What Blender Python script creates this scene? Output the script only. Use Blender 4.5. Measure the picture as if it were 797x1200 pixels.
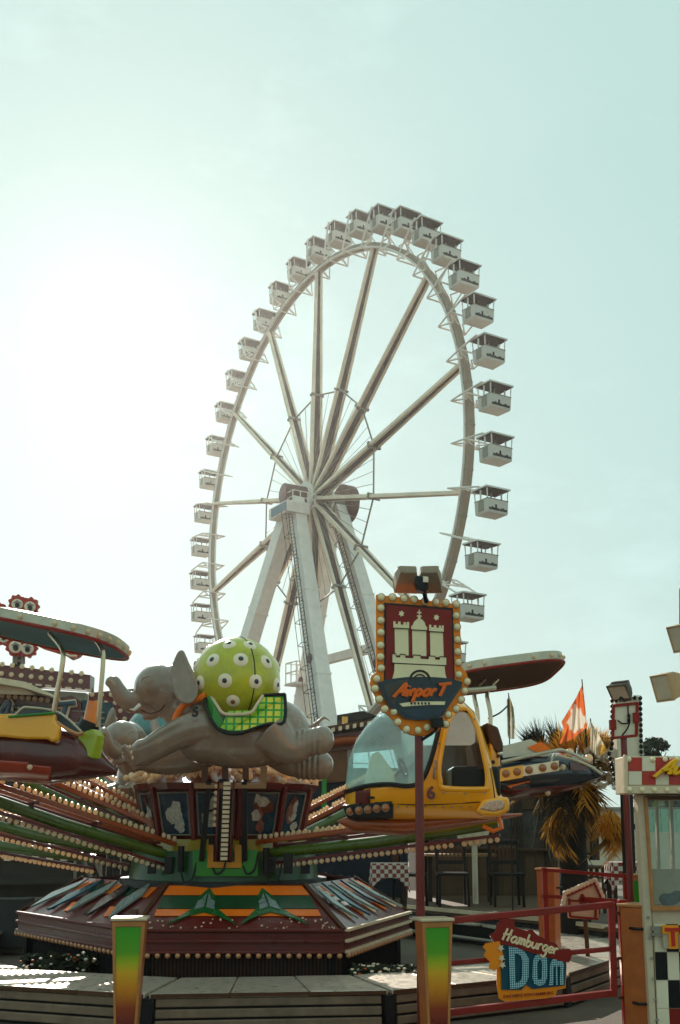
import bpy, math, random
from mathutils import Vector, Matrix
random.seed(7)
for _o in list(bpy.data.objects): bpy.data.objects.remove(_o)
SC = bpy.context.scene
COL = SC.collection
PI = math.pi
# ------------------------------------------------------------------ camera
EYE = 1.6
FPX, CX, HOR, PITCH = 1230.0, 398.5, 970.0, math.radians(10)
CYP = HOR - FPX*math.tan(PITCH)
cam = bpy.data.cameras.new('camera'); camo = bpy.data.objects.new('camera', cam); COL.objects.link(camo)
camo.location = (0, 0, EYE); camo.rotation_euler = (PI/2+PITCH, 0, 0)
cam.sensor_fit = 'VERTICAL'; cam.sensor_height = 36; cam.lens = FPX/1200*36
cam.shift_y = (CYP-600)/1200; cam.clip_start = .1; cam.clip_end = 5000
SC.camera = camo
# ------------------------------------------------------------------ sun and sky
SUN_AZ, SUN_EL = math.radians(-13.0), math.radians(26.5)
SUNV = Vector((math.sin(SUN_AZ)*math.cos(SUN_EL), math.cos(SUN_AZ)*math.cos(SUN_EL), math.sin(SUN_EL)))
w = bpy.data.worlds.new('World'); SC.world = w; w.use_nodes = True
nt = w.node_tree; nt.nodes.clear()
sky = nt.nodes.new('ShaderNodeTexSky'); sky.sky_type = 'NISHITA'; sky.sun_disc = False
sky.sun_elevation = SUN_EL; sky.sun_rotation = SUN_AZ
sky.air_density = 1.0; sky.dust_density = 1.0; sky.ozone_density = 1.5
sep = nt.nodes.new('ShaderNodeSeparateColor'); com = nt.nodes.new('ShaderNodeCombineColor')
for i, g in enumerate((.09, .035, .06)):                 # soft film curve for the whole sky
    pw = nt.nodes.new('ShaderNodeMath'); pw.operation = 'POWER'; pw.inputs[1].default_value = g
    nt.links.new(sep.outputs[i], pw.inputs[0]); nt.links.new(pw.outputs[0], com.inputs[i])
mul = nt.nodes.new('ShaderNodeMix'); mul.data_type = 'RGBA'; mul.blend_type = 'MULTIPLY'
mul.inputs['Factor'].default_value = 1; mul.inputs['B'].default_value = (3.40, 5.14, 4.62, 1)
bg = nt.nodes.new('ShaderNodeBackground'); bg.inputs['Strength'].default_value = .12
wo = nt.nodes.new('ShaderNodeOutputWorld')
# thin high cloud, the same everywhere in the sky
tc = nt.nodes.new('ShaderNodeTexCoord'); mp = nt.nodes.new('ShaderNodeMapping'); mp.inputs['Scale'].default_value = (2.2, 2.2, 5)
ns = nt.nodes.new('ShaderNodeTexNoise'); ns.inputs['Scale'].default_value = 2.2; ns.inputs['Detail'].default_value = 7; ns.inputs['Roughness'].default_value = .62
cr = nt.nodes.new('ShaderNodeMapRange'); cr.inputs['From Min'].default_value = .54; cr.inputs['From Max'].default_value = .74
cr.inputs['To Min'].default_value = 1.0; cr.inputs['To Max'].default_value = 1.13
m2 = nt.nodes.new('ShaderNodeMix'); m2.data_type = 'RGBA'; m2.blend_type = 'MULTIPLY'; m2.inputs['Factor'].default_value = 1
L = nt.links.new
L(tc.outputs['Generated'], mp.inputs['Vector']); L(mp.outputs[0], ns.inputs['Vector']); L(ns.outputs['Fac'], cr.inputs['Value'])
L(sky.outputs[0], sep.inputs[0]); L(com.outputs[0], mul.inputs['A'])
# the bright aureole of the hazy sun
dt = nt.nodes.new('ShaderNodeVectorMath'); dt.operation = 'DOT_PRODUCT'; dt.inputs[1].default_value = SUNV
au = None
for ex, k in ((42, .04), (260, .8)):
    mx0 = nt.nodes.new('ShaderNodeMath'); mx0.operation = 'MAXIMUM'; mx0.inputs[1].default_value = 0
    p_ = nt.nodes.new('ShaderNodeMath'); p_.operation = 'POWER'; p_.inputs[1].default_value = ex; s_ = nt.nodes.new('ShaderNodeMath'); s_.operation = 'MULTIPLY'; s_.inputs[1].default_value = k
    L(tc.outputs['Generated'], dt.inputs[0]); L(dt.outputs['Value'], mx0.inputs[0]); L(mx0.outputs[0], p_.inputs[0]); L(p_.outputs[0], s_.inputs[0])
    if au: q_ = nt.nodes.new('ShaderNodeMath'); q_.operation = 'ADD'; L(au.outputs[0], q_.inputs[0]); L(s_.outputs[0], q_.inputs[1]); au = q_
    else: au = s_
ad_ = nt.nodes.new('ShaderNodeMix'); ad_.data_type = 'RGBA'; ad_.blend_type = 'ADD'; ad_.inputs['Factor'].default_value = 1
L(mul.outputs['Result'], ad_.inputs['A']); L(au.outputs[0], ad_.inputs['B']); L(ad_.outputs['Result'], m2.inputs['A']); L(cr.outputs[0], m2.inputs['B'])
L(m2.outputs['Result'], bg.inputs['Color']); L(bg.outputs[0], wo.inputs['Surface'])
sl = bpy.data.lights.new('sun', 'SUN'); sl.energy = 5.0; sl.angle = math.radians(.5); sl.color = (1, .93, .82)
so = bpy.data.objects.new('sun', sl); COL.objects.link(so); so.location = (-20, 60, 40)
so.rotation_euler = SUNV.to_track_quat('Z', 'Y').to_euler()
vs = SC.view_settings; SC.display_settings.display_device = 'sRGB'
vs.view_transform = 'Standard'; vs.look = 'None'; vs.exposure = .18; vs.gamma = 1

# ------------------------------------------------------------------ helpers
_c, _s = math.cos(PITCH), math.sin(PITCH)
def P(px, py, Y):
    """world point that stands Y metres ahead of the camera and is seen at photo pixel (px, py)"""
    a = (px-CX)/FPX; b = (CYP-py)/FPX
    d = Vector((a, _c-b*_s, _s+b*_c)); return Vector((0, 0, EYE)) + d*(Y/d.y)
def G(px, Y, z=0):
    p = P(px, HOR, Y); return Vector((p.x, Y, z))
Z = Vector((0, 0, 1))

MATS = {}
def mat(name, col, rough=.5, metal=0, var=.12, scale=6, bump=.0, coat=0, spec=.3, trans=0, sss=0, dirt=.0):
    if name in MATS: return MATS[name]
    col = tuple(min(.9, (c**1.34)*k) for c, k in zip(col, (1.34, 1.15, .99)))
    m = bpy.data.materials.new(name); m.use_nodes = True; t = m.node_tree; b = t.nodes['Principled BSDF']
    b.inputs['Roughness'].default_value = rough; b.inputs['Metallic'].default_value = metal
    b.inputs['Coat Weight'].default_value = coat; b.inputs['Specular IOR Level'].default_value = spec
    b.inputs['Transmission Weight'].default_value = trans
    if coat: b.inputs['Coat Roughness'].default_value = .12
    co = t.nodes.new('ShaderNodeTexCoord'); n = t.nodes.new('ShaderNodeTexNoise')
    n.inputs['Scale'].default_value = scale; n.inputs['Detail'].default_value = 6; n.inputs['Roughness'].default_value = .65
    t.links.new(co.outputs['Object'], n.inputs['Vector'])
    r = t.nodes.new('ShaderNodeMapRange'); r.inputs['From Min'].default_value = .3; r.inputs['From Max'].default_value = .7
    r.inputs['To Min'].default_value = 1-var; r.inputs['To Max'].default_value = 1+var
    t.links.new(n.outputs['Fac'], r.inputs['Value'])
    x = t.nodes.new('ShaderNodeMix'); x.data_type = 'RGBA'; x.blend_type = 'MULTIPLY'; x.inputs['Factor'].default_value = 1
    x.inputs['A'].default_value = (*col, 1); t.links.new(r.outputs[0], x.inputs['B']); out = x.outputs['Result']
    if dirt:
        n2 = t.nodes.new('ShaderNodeTexNoise'); n2.inputs['Scale'].default_value = scale*.45; n2.inputs['Detail'].default_value = 9; n2.inputs['Roughness'].default_value = .75
        t.links.new(co.outputs['Object'], n2.inputs['Vector'])
        r2 = t.nodes.new('ShaderNodeMapRange'); r2.inputs['From Min'].default_value = .5; r2.inputs['From Max'].default_value = .72
        r2.inputs['To Min'].default_value = 0; r2.inputs['To Max'].default_value = dirt
        t.links.new(n2.outputs['Fac'], r2.inputs['Value'])
        y = t.nodes.new('ShaderNodeMix'); y.data_type = 'RGBA'; y.inputs['B'].default_value = (.07, .05, .035, 1)
        t.links.new(r2.outputs[0], y.inputs['Factor']); t.links.new(out, y.inputs['A']); out = y.outputs['Result']
    t.links.new(out, b.inputs['Base Color'])
    rr = t.nodes.new('ShaderNodeMapRange'); rr.inputs['To Min'].default_value = max(.02, rough-.12); rr.inputs['To Max'].default_value = min(1, rough+.14)
    t.links.new(n.outputs['Fac'], rr.inputs['Value']); t.links.new(rr.outputs[0], b.inputs['Roughness'])
    if bump:
        bp = t.nodes.new('ShaderNodeBump'); bp.inputs['Strength'].default_value = bump; bp.inputs['Distance'].default_value = .01
        t.links.new(n.outputs['Fac'], bp.inputs['Height']); t.links.new(bp.outputs[0], b.inputs['Normal'])
    MATS[name] = m; return m
def glass(name, tint=(.8, .95, .95), rough=.03, alpha=.35):
    m = bpy.data.materials.new(name); m.use_nodes = True; t = m.node_tree; t.nodes.clear()
    o = t.nodes.new('ShaderNodeOutputMaterial'); mx = t.nodes.new('ShaderNodeMixShader')
    tr = t.nodes.new('ShaderNodeBsdfTransparent'); tr.inputs[0].default_value = (*tint, 1)
    ps = t.nodes.new('ShaderNodeBsdfPrincipled'); ps.inputs['Base Color'].default_value = (*[c*.85 for c in tint], 1); ps.inputs['Roughness'].default_value = rough
    co = t.nodes.new('ShaderNodeTexCoord'); n = t.nodes.new('ShaderNodeTexNoise'); n.inputs['Scale'].default_value = 3; n.inputs['Detail'].default_value = 8
    t.links.new(co.outputs['Object'], n.inputs['Vector'])
    r = t.nodes.new('ShaderNodeMapRange'); r.inputs['From Min'].default_value = .35; r.inputs['From Max'].default_value = .7
    r.inputs['To Min'].default_value = alpha*.75; r.inputs['To Max'].default_value = min(1, alpha*1.35)
    t.links.new(n.outputs['Fac'], r.inputs['Value']); t.links.new(r.outputs[0], mx.inputs['Fac'])
    t.links.new(tr.outputs[0], mx.inputs[1]); t.links.new(ps.outputs[0], mx.inputs[2]); t.links.new(mx.outputs[0], o.inputs['Surface'])
    return m
def nodes(m):
    return m.node_tree, m.node_tree.nodes['Principled BSDF']

class MB:
    def __init__(s): s.v = []; s.f = []
    def add(s, vs, fs):
        k = len(s.v); s.v += [Vector(p) for p in vs]; s.f += [tuple(i+k for i in f) for f in fs]; return s
    def merge(s, o, fn=None):
        return s.add([fn(p) for p in o.v] if fn else o.v, o.f)
    def frame(s, o, ux, uy, un, c, taper=(1, 1)):
        """box with half extents c along ux, uy, un from centre o; taper scales the uy+ end"""
        o = Vector(o); vs = []
        for b in (-1, 1):
            k = taper if b > 0 else (1, 1)
            for a, d in ((-1, -1), (1, -1), (1, 1), (-1, 1)):
                vs.append(o+ux*a*c[0]*k[0]+uy*b*c[1]+un*d*c[2]*k[1])
        fs = [(3, 2, 1, 0), (4, 5, 6, 7), (0, 1, 5, 4), (1, 2, 6, 5), (2, 3, 7, 6), (3, 0, 4, 7)]
        if ux.cross(uy).dot(un) > 0: fs = [f[::-1] for f in fs]           # keep the faces looking outward
        return s.add(vs, fs)
    def box(s, lo, hi):
        lo, hi = Vector(lo), Vector(hi); c = (lo+hi)/2; h = (hi-lo)/2
        return s.frame(c, Vector((1, 0, 0)), Z, Vector((0, -1, 0)), (h.x, h.z, h.y))
    def beam(s, a, b, w_, h_, up=Z, taper=1):
        a, b = Vector(a), Vector(b); d = b-a; l = d.length; d.normalize()
        sd = d.cross(up)
        if sd.length < 1e-4: sd = d.cross(Vector((0, 1, 0)))
        sd.normalize(); u2 = sd.cross(d)
        return s.frame((a+b)/2, sd, d, u2, (w_/2, l/2, h_/2), (taper, taper))
    def tube(s, pts, r, n=8, cap=True, close=False):
        pts = [Vector(p) for p in pts]; m = len(pts); rs = r if isinstance(r, (list, tuple)) else [r]*m
        prev = None; k0 = len(s.v); rings = []
        for i, p in enumerate(pts):
            if close: d = pts[(i+1) % m]-pts[i-1]
            else: d = pts[min(i+1, m-1)]-pts[max(i-1, 0)]
            d.normalize()
            if prev is None:
                prev = d.cross(Z)
                if prev.length < .05: prev = d.cross(Vector((0, 1, 0)))
            prev = (prev-d*prev.dot(d)); prev.normalize(); q = d.cross(prev)
            rings.append([p+(prev*math.cos(2*PI*j/n)+q*math.sin(2*PI*j/n))*rs[i] for j in range(n)])
        vs = [p for g in rings for p in g]; fs = []
        for i in range(m if close else m-1):
            i2 = (i+1) % m
            for j in range(n):
                fs.append((i*n+j, i*n+(j+1) % n, i2*n+(j+1) % n, i2*n+j))
        if cap and not close: fs += [tuple(range(n))[::-1], tuple((m-1)*n+j for j in range(n))]
        return s.add(vs, fs)
    def prism(s, poly, back):
        """closed polygon of world points swept along vector back"""
        back = Vector(back); poly = [Vector(p) for p in poly]; n = len(poly)
        nr = Vector((0, 0, 0))
        for i in range(n): nr += poly[i].cross(poly[(i+1) % n])
        if nr.dot(back) > 0: poly = poly[::-1]
        vs = poly+[p+back for p in poly]
        fs = [tuple(range(n)), tuple(range(2*n-1, n-1, -1))]+[((i+1) % n, i, n+i, n+(i+1) % n) for i in range(n)]
        return s.add(vs, fs)
    def ball(s, c, r, n=10, m=7, ax=None):
        c = Vector(c); r = (r, r, r) if not isinstance(r, (tuple, list)) else r
        X, Y_, Z_ = ax or (Vector((1, 0, 0)), Vector((0, 1, 0)), Z)
        def pt(a, b): return c+X*r[0]*math.sin(b)*math.cos(a)+Y_*r[1]*math.sin(b)*math.sin(a)+Z_*r[2]*math.cos(b)
        vs = [pt(0, 0)]+[pt(2*PI*j/n, PI*i/m) for i in range(1, m) for j in range(n)]+[pt(0, PI)]
        fs = [(0, 1+j, 1+(j+1) % n) for j in range(n)]
        for i in range(m-2):
            for j in range(n):
                a = 1+i*n+j; b = 1+i*n+(j+1) % n; fs.append((a, a+n, b+n, b))
        e = len(vs)-1; k = 1+(m-2)*n
        fs += [(k+(j+1) % n, k+j, e) for j in range(n)]
        return s.add(vs, fs)
    def grid(s, fn, nu, nv, keep=None, closev=False):
        vs = [fn(i/nu, j/nv) for i in range(nu+1) for j in range(nv+(0 if closev else 1))]; w_ = nv+(0 if closev else 1); fs = []
        for i in range(nu):
            for j in range(nv):
                j2 = (j+1) % w_ if closev else j+1
                if keep is None or keep((i+.5)/nu, (j+.5)/nv): fs.append((i*w_+j, (i+1)*w_+j, (i+1)*w_+j2, i*w_+j2))
        used = sorted({i for f in fs for i in f}); mp_ = {a: b for b, a in enumerate(used)}
        return s.add([vs[i] for i in used], [tuple(mp_[i] for i in f) for f in fs])
    def disc(s, c, nrm, r, t, n=14):
        nrm = Vector(nrm).normalized(); c = Vector(c); a = nrm.orthogonal().normalized(); b = nrm.cross(a)
        return s.prism([c+(a*math.cos(2*PI*i/n)+b*math.sin(2*PI*i/n))*r for i in range(n)], nrm*t)
    def mesh(s, name, m, base=Vector((0, 0, 0)), smooth=True, angle=38):
        me = bpy.data.meshes.new(name); me.from_pydata([p-base for p in s.v], [], s.f)
        if m: me.materials.append(m)
        if smooth:
            for p in me.polygons: p.use_smooth = True
            me.set_sharp_from_angle(angle=math.radians(angle))
        return me
def rootloc(o):
    v = Vector(o.location)
    while o.parent: o = o.parent; v += Vector(o.location)
    return v
def tag(o, label=None, cat=None, group=None, kind=None):
    if label: o['label'] = label
    if cat: o['category'] = cat
    if group: o['group'] = group
    if kind: o['kind'] = kind
    return o
def thing(name, loc, label, cat, group=None):
    o = bpy.data.objects.new(name, None); COL.objects.link(o); o.location = loc; o.empty_display_size = .2
    return tag(o, label, cat, group)
def obj(name, mb, m, parent=None, kind=None, bevel=0, smooth=True, angle=38, label=None, solid=0):
    base = rootloc(parent) if parent else Vector((0, 0, 0))
    o = bpy.data.objects.new(name, mb.mesh(name, m, base, smooth, angle)); COL.objects.link(o)
    if parent: o.parent = parent
    if solid:
        q = o.modifiers.new('solid', 'SOLIDIFY'); q.thickness = solid; q.offset = -1
    if bevel:
        q = o.modifiers.new('bevel', 'BEVEL'); q.width = bevel; q.segments = 2; q.limit_method = 'ANGLE'; q.angle_limit = math.radians(40); q.harden_normals = False
    if kind: o['kind'] = kind
    if label: o['label'] = label
    return o
def inst(name, me, parent, loc, rot=None, scale=None):
    """another object with shared mesh data, at world position loc"""
    o = bpy.data.objects.new(name, me); COL.objects.link(o)
    if parent: o.parent = parent; o.location = Vector(loc)-rootloc(parent)
    else: o.location = loc
    if rot is not None:
        if isinstance(rot, Matrix): o.rotation_mode = 'QUATERNION'; o.rotation_quaternion = rot.to_quaternion()
        else: o.rotation_euler = rot
    if scale: o.scale = scale if not isinstance(scale, (int, float)) else (scale,)*3
    return o
def copy_tree(o, parent=None):
    c = o.copy(); COL.objects.link(c)
    if parent: c.parent = parent
    for ch in list(o.children): copy_tree(ch, c)
    return c
def blob(mb, voxel, it=6, fac=.5):
    """fuse overlapping shapes into one continuous skin"""
    me = mb.mesh('blob', None, smooth=False); o = bpy.data.objects.new('blob', me); COL.objects.link(o)
    q = o.modifiers.new('r', 'REMESH'); q.mode = 'VOXEL'; q.voxel_size = voxel
    if it: q = o.modifiers.new('s', 'SMOOTH'); q.iterations = it; q.factor = fac
    dg = bpy.context.evaluated_depsgraph_get(); dg.update()
    r = bpy.data.meshes.new_from_object(o.evaluated_get(dg)); out = MB(); out.add([v.co.copy() for v in r.vertices], [tuple(p.vertices) for p in r.polygons])
    bpy.data.objects.remove(o); bpy.data.meshes.remove(r); return out
def smoothpath(pts, k=6):
    pts = [Vector(p) for p in pts]; out = []
    for i in range(len(pts)-1):
        p0, p1, p2, p3 = pts[max(i-1, 0)], pts[i], pts[i+1], pts[min(i+2, len(pts)-1)]
        for j in range(k):
            t = j/k; out.append(.5*((2*p1)+(p2-p0)*t+(2*p0-5*p1+4*p2-p3)*t*t+(3*p1-p0-3*p2+p3)*t**3))
    out.append(pts[-1]); return out
def each(name, mbs, m, parent, **k):
    return [obj(name, q, m, parent, **k) for q in mbs]
def tb(pts, r, n=8, **k): return MB().tube(pts, r, n, **k)
def bm(a, b, w_, h_, up=Z, taper=1): return MB().beam(a, b, w_, h_, up, taper)
def lerp(a, b, t): return a+(b-a)*t
def inpoly(x, y, poly):
    c = False; n = len(poly)
    for i in range(n):
        x1, y1 = poly[i]; x2, y2 = poly[i-1]
        if (y1 > y) != (y2 > y) and x < (x2-x1)*(y-y1)/(y2-y1)+x1: c = not c
    return c
def type_mb(txt, fn, size=1, bold=0.0, shear=0, thick=.02):
    """block lettering as solid geometry; fn maps local (x, y, z) to the world"""
    c = bpy.data.curves.new('t', 'FONT'); c.body = txt; c.size = size; c.extrude = thick/2; c.offset = bold; c.shear = shear; c.resolution_u = 3
    o = bpy.data.objects.new('t', c); COL.objects.link(o)
    dg = bpy.context.evaluated_depsgraph_get(); dg.update()
    r = bpy.data.meshes.new_from_object(o.evaluated_get(dg)); out = MB(); out.add([fn(v.co) for v in r.vertices], [tuple(p.vertices) for p in r.polygons])
    bpy.data.objects.remove(o); bpy.data.meshes.remove(r); return out
GLY = {
 'a': (1.2, [[(.9, .9), (.5, 1), (.1, .6), (.1, .2), (.4, 0), (.8, .4), (.9, .95), (.85, .2), (1, 0), (1.25, .2)]]),
 'H': (1.5, [[(.2, 0), (.35, 1), (.5, 2)], [(.95, 0), (1.1, 1), (1.25, 2)], [(.05, .9), (.7, 1.05), (1.4, 1.15)]]),
 'm': (1.3, [[(0, .9), (.12, 1), (.1, 0)], [(.12, .6), (.4, 1), (.55, .8), (.5, 0)], [(.53, .6), (.85, 1), (1, .8), (.95, .1), (1.2, .15)]]),
 'b': (.95, [[(.15, 2), (.08, 1), (.1, .1), (.45, 0), (.75, .45), (.5, .95), (.15, .6)]]),
 'u': (.98, [[(.05, 1), (.05, .3), (.3, 0), (.65, .35), (.75, 1), (.72, .2), (.95, .1)]]),
 'r': (.75, [[(.05, 1), (.12, 0)], [(.1, .55), (.35, .95), (.68, .9)]]),
 'g': (.98, [[(.8, .9), (.4, 1), (.08, .5), (.35, .05), (.7, .4), (.82, 1), (.75, -.5), (.4, -.9), (.05, -.6)]]),
 'e': (.88, [[(.1, .5), (.7, .6), (.6, .95), (.3, .95), (.08, .5), (.3, .02), (.75, .2)]]),
 'i': (.5, [[(.1, 1), (.1, .1), (.35, .05)], [(.18, 1.4), (.2, 1.55)]]),
 'p': (.98, [[(.05, 1), (0, 0), (-.05, -.9)], [(.05, .6), (.4, 1), (.75, .6), (.45, .02), (.05, .2)]]),
 'o': (.98, [[(.45, 1), (.1, .6), (.15, .1), (.5, 0), (.8, .4), (.75, .85), (.45, 1), (.9, .95)]]),
 'T': (1.3, [[(0, 1.75), (.6, 1.8), (1.6, 1.95)], [(.8, 1.8), (.72, .9), (.6, 0)]]),
 'A': (1.4, [[(-.1, -.2), (.5, 1), (1, 1.9), (1.05, .9), (1.1, 0)], [(.2, .6), (1.25, .75)]])}
def script_mb(txt, fn, pen=.14, slant=.25, thick=.25, grow=1):
    """brush lettering: round pen strokes in units of the x-height"""
    out = MB(); x = 0
    for ch in txt:
        adv, st = GLY[ch]
        for q in st:
            t = MB(); t.tube(smoothpath([Vector((a+x+b*slant, b, 0)) for a, b in q], 4), pen*grow, 6)
            out.merge(t, lambda p: fn(Vector((p.x, p.y, p.z/pen/grow*thick))))
        x += adv
    return out, x
# ------------------------------------------------------------------ materials
WHITE = mat('white steel paint', (.68, .71, .75), .45, var=.08, scale=1.5, dirt=.12)
CREAM = mat('cream paint', (.62, .57, .48), .5, var=.1, scale=5, dirt=.15)
SLOT = mat('brown channel', (.075, .035, .03), .6, var=.2, scale=2)
RUST = mat('brown hub paint', (.13, .055, .04), .5, var=.2, scale=3)
GREY = mat('grey steel', (.3, .3, .29), .5, .3, var=.15, scale=3)
DARK = mat('dark steel', (.025, .026, .03), .5, var=.3, scale=4)
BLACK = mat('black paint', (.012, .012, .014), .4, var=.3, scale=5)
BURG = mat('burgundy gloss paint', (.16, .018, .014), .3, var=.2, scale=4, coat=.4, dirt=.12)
RED = mat('red gate paint', (.30, .035, .025), .38, var=.18, scale=7, coat=.2, dirt=.2)
YEL = mat('yellow gloss paint', (.86, .43, .014), .22, var=.06, scale=3, coat=.8, dirt=.06)
ORG = mat('orange paint', (.78, .24, .012), .35, var=.1, scale=6, coat=.3, dirt=.08)
BROWN = mat('brown wood', (.13, .065, .035), .55, var=.25, scale=8, bump=.2)
GREEN = mat('green gloss paint', (.03, .26, .03), .3, var=.15, scale=5, coat=.4, dirt=.1)
DGREEN = mat('deep green paint', (.01, .10, .045), .35, var=.2, scale=5, coat=.3)
OLIVE = mat('olive green tube', (.10, .17, .018), .28, var=.2, scale=5, coat=.5, dirt=.1)
NAVY = mat('navy gloss paint', (.012, .03, .055), .2, var=.2, scale=3, coat=.8)
TEAL = mat('teal blue paint', (.02, .16, .24), .35, var=.2, scale=5, coat=.3)
SILVER = mat('silver blue paint', (.30, .40, .44), .28, .5, var=.15, scale=6)
BULB = mat('frosted bulb glass', (.80, .70, .58), .16, var=.12, scale=3, coat=.6)
_t, _b = nodes(BULB); _tl = _t.nodes.new('ShaderNodeBsdfTranslucent'); _tl.inputs[0].default_value = (.95, .72, .48, 1); _ms = _t.nodes.new('ShaderNodeMixShader'); _ms.inputs[0].default_value = .45
_t.links.new(_b.outputs[0], _ms.inputs[1]); _t.links.new(_tl.outputs[0], _ms.inputs[2]); _t.links.new(_ms.outputs[0], _t.nodes['Material Output'].inputs['Surface'])
DECK = mat('chequer plate aluminium', (.66, .66, .64), .3, .7, var=.2, scale=14, bump=.35, dirt=.25)
BOARD = mat('weathered riser board', (.25, .20, .165), .6, var=.3, scale=4, bump=.25, dirt=.3)
STRAW = mat('dry palm straw', (.46, .25, .06), .7, var=.35, scale=12)
# ------------------------------------------------------------------ ground
def ground_mat():
    m = mat('asphalt', (.17, .155, .14), .8, var=.3, scale=.9, bump=.0, dirt=.2); t, b = nodes(m)
    co = t.nodes.new('ShaderNodeTexCoord'); n = t.nodes.new('ShaderNodeTexVoronoi'); n.inputs['Scale'].default_value = 60
    t.links.new(co.outputs['Object'], n.inputs['Vector']); bp = t.nodes.new('ShaderNodeBump'); bp.inputs['Strength'].default_value = .5; bp.inputs['Distance'].default_value = .01
    t.links.new(n.outputs['Distance'], bp.inputs['Height']); t.links.new(bp.outputs[0], b.inputs['Normal']); return m
tag(obj('ground', MB().grid(lambda u, v: Vector((-400+800*u, -300+800*v, 0)), 20, 20), ground_mat()), kind='structure')
# ------------------------------------------------------------------ ferris wheel
R = 24.0; CW = Vector((-2.40, 98.18, 31.49+EYE)); AZ = -1.01994
U = Vector((math.cos(AZ), math.sin(AZ), 0)); N = Vector((math.sin(AZ), -math.cos(AZ), 0))   # N points to the near hub
TH0 = 3.34487
def W(r, th, a=0): return CW+U*r*math.cos(th)+Z*r*math.sin(th)+N*a
fw = thing('ferris_wheel', (CW.x, CW.y, 0), 'tall white ferris wheel with open gondolas standing behind the fairground rides', 'ferris wheel')
rim = MB()
for i in range(84):
    a, b = TH0+2*PI*i/84, TH0+2*PI*(i+1)/84
    q = []
    for th in (a, b): q += [W(R-.22, th, -.32), W(R-.22, th, .32), W(R+.20, th, .32), W(R+.20, th, -.32)]
    rim.add(q, [(0, 1, 5, 4), (1, 2, 6, 5), (2, 3, 7, 6), (3, 0, 4, 7)])
rimo = obj('rim', rim, mat('weathered rim paint', (.33, .30, .26), .5, var=.15, scale=.8, dirt=.25), fw, smooth=False)
flg = MB()
for s in (-1, 1):
    flg.tube([W(R-.24, 2*PI*i/126, s*.33) for i in range(126)], .12, 5, close=True)
obj('rim_flange', flg, WHITE, rimo, kind='stuff')
jn = MB()
for i in range(42):
    th = TH0+2*PI*(i+.5)/42; t = -U*math.sin(th)+Z*math.cos(th)
    jn.frame(W(R-.02, th), N, U*math.cos(th)+Z*math.sin(th), t, (.35, .24, .07))
obj('joint_plate', jn, GREY, rimo, kind='stuff', smooth=False)
def spoke(th):
    d = U*math.cos(th)+Z*math.sin(th); t = -U*math.sin(th)+Z*math.cos(th)
    q = []
    for r, a, w_ in ((1.0, .52, .10), (R-.3, .20, .07)): q += [W(r, th, x*a)+t*y*w_ for x, y in ((-1, -1), (1, -1), (1, 1), (-1, 1))]
    sp = obj('spoke', MB().add(q, [(3, 2, 1, 0), (4, 5, 6, 7), (0, 1, 5, 4), (1, 2, 6, 5), (2, 3, 7, 6), (3, 0, 4, 7)]), SLOT, fw, smooth=False)
    each('spoke_rail', [bm(W(.9, th, s*.54), W(R-.2, th, s*.25), .34, .30, N, .84) for s in (-1, 1)], mat('beige spoke paint', (.70, .67, .62), .5, var=.12, scale=.6, dirt=.22), sp, smooth=False, bevel=.02)
    h = MB()
    for r, k in ((10.6, .5),): h.frame(W(r, th), d, t, N, (.12, .28, .66))
    obj('spoke_clamp', h, GREY, sp, smooth=False, kind='stuff')
for k in range(14): spoke(TH0-2*PI*k/14)
cab = MB()
for s in (0,):
    for k in range(14): cab.tube([W(10.6, TH0+2*PI*k/14, s), W(10.6, TH0+2*PI*(k+1)/14, s)], .085, 5)
obj('cable_ring', cab, GREY, fw, kind='stuff')
ca = MB()
for s in (1,):
    for k in range(56):
        if k % 4 == 0: continue
        th = TH0+2*PI*k/56; e = (k//4); f = (k % 4)/4
        p = W(10.6, TH0+2*PI*e/14, 0).lerp(W(10.6, TH0+2*PI*(e+1)/14, 0), f)
        ca.tube([W(1.2, th, s*.6), p], .03, 4)
obj('stay_cable', ca, GREY, fw, kind='stuff')
hub = MB(); hub.tube([W(0, 0, 3.5), W(0, 0, 1.35)], 1.0, 24); obj('hub_drum', hub, RUST, fw)
hc = MB(); hc.tube([W(0, 0, 3.62), W(0, 0, 3.5)], .72, 20); obj('hub_cap', hc, BURG, fw)
h2 = MB(); h2.tube([W(0, 0, -2.9), W(0, 0, -3.9)], 1.95, 32); obj('drive_drum', h2, RUST, fw)
ax = MB(); ax.tube([W(0, 0, 1.35), W(0, 0, -2.9)], .9, 24); obj('axle', ax, GREY, fw)
each('hub_flange', [tb([W(0, 0, s-.12), W(0, 0, s+.12)], 1.5, 28) for s in (-1.2, 1.2)], WHITE, fw)
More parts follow.
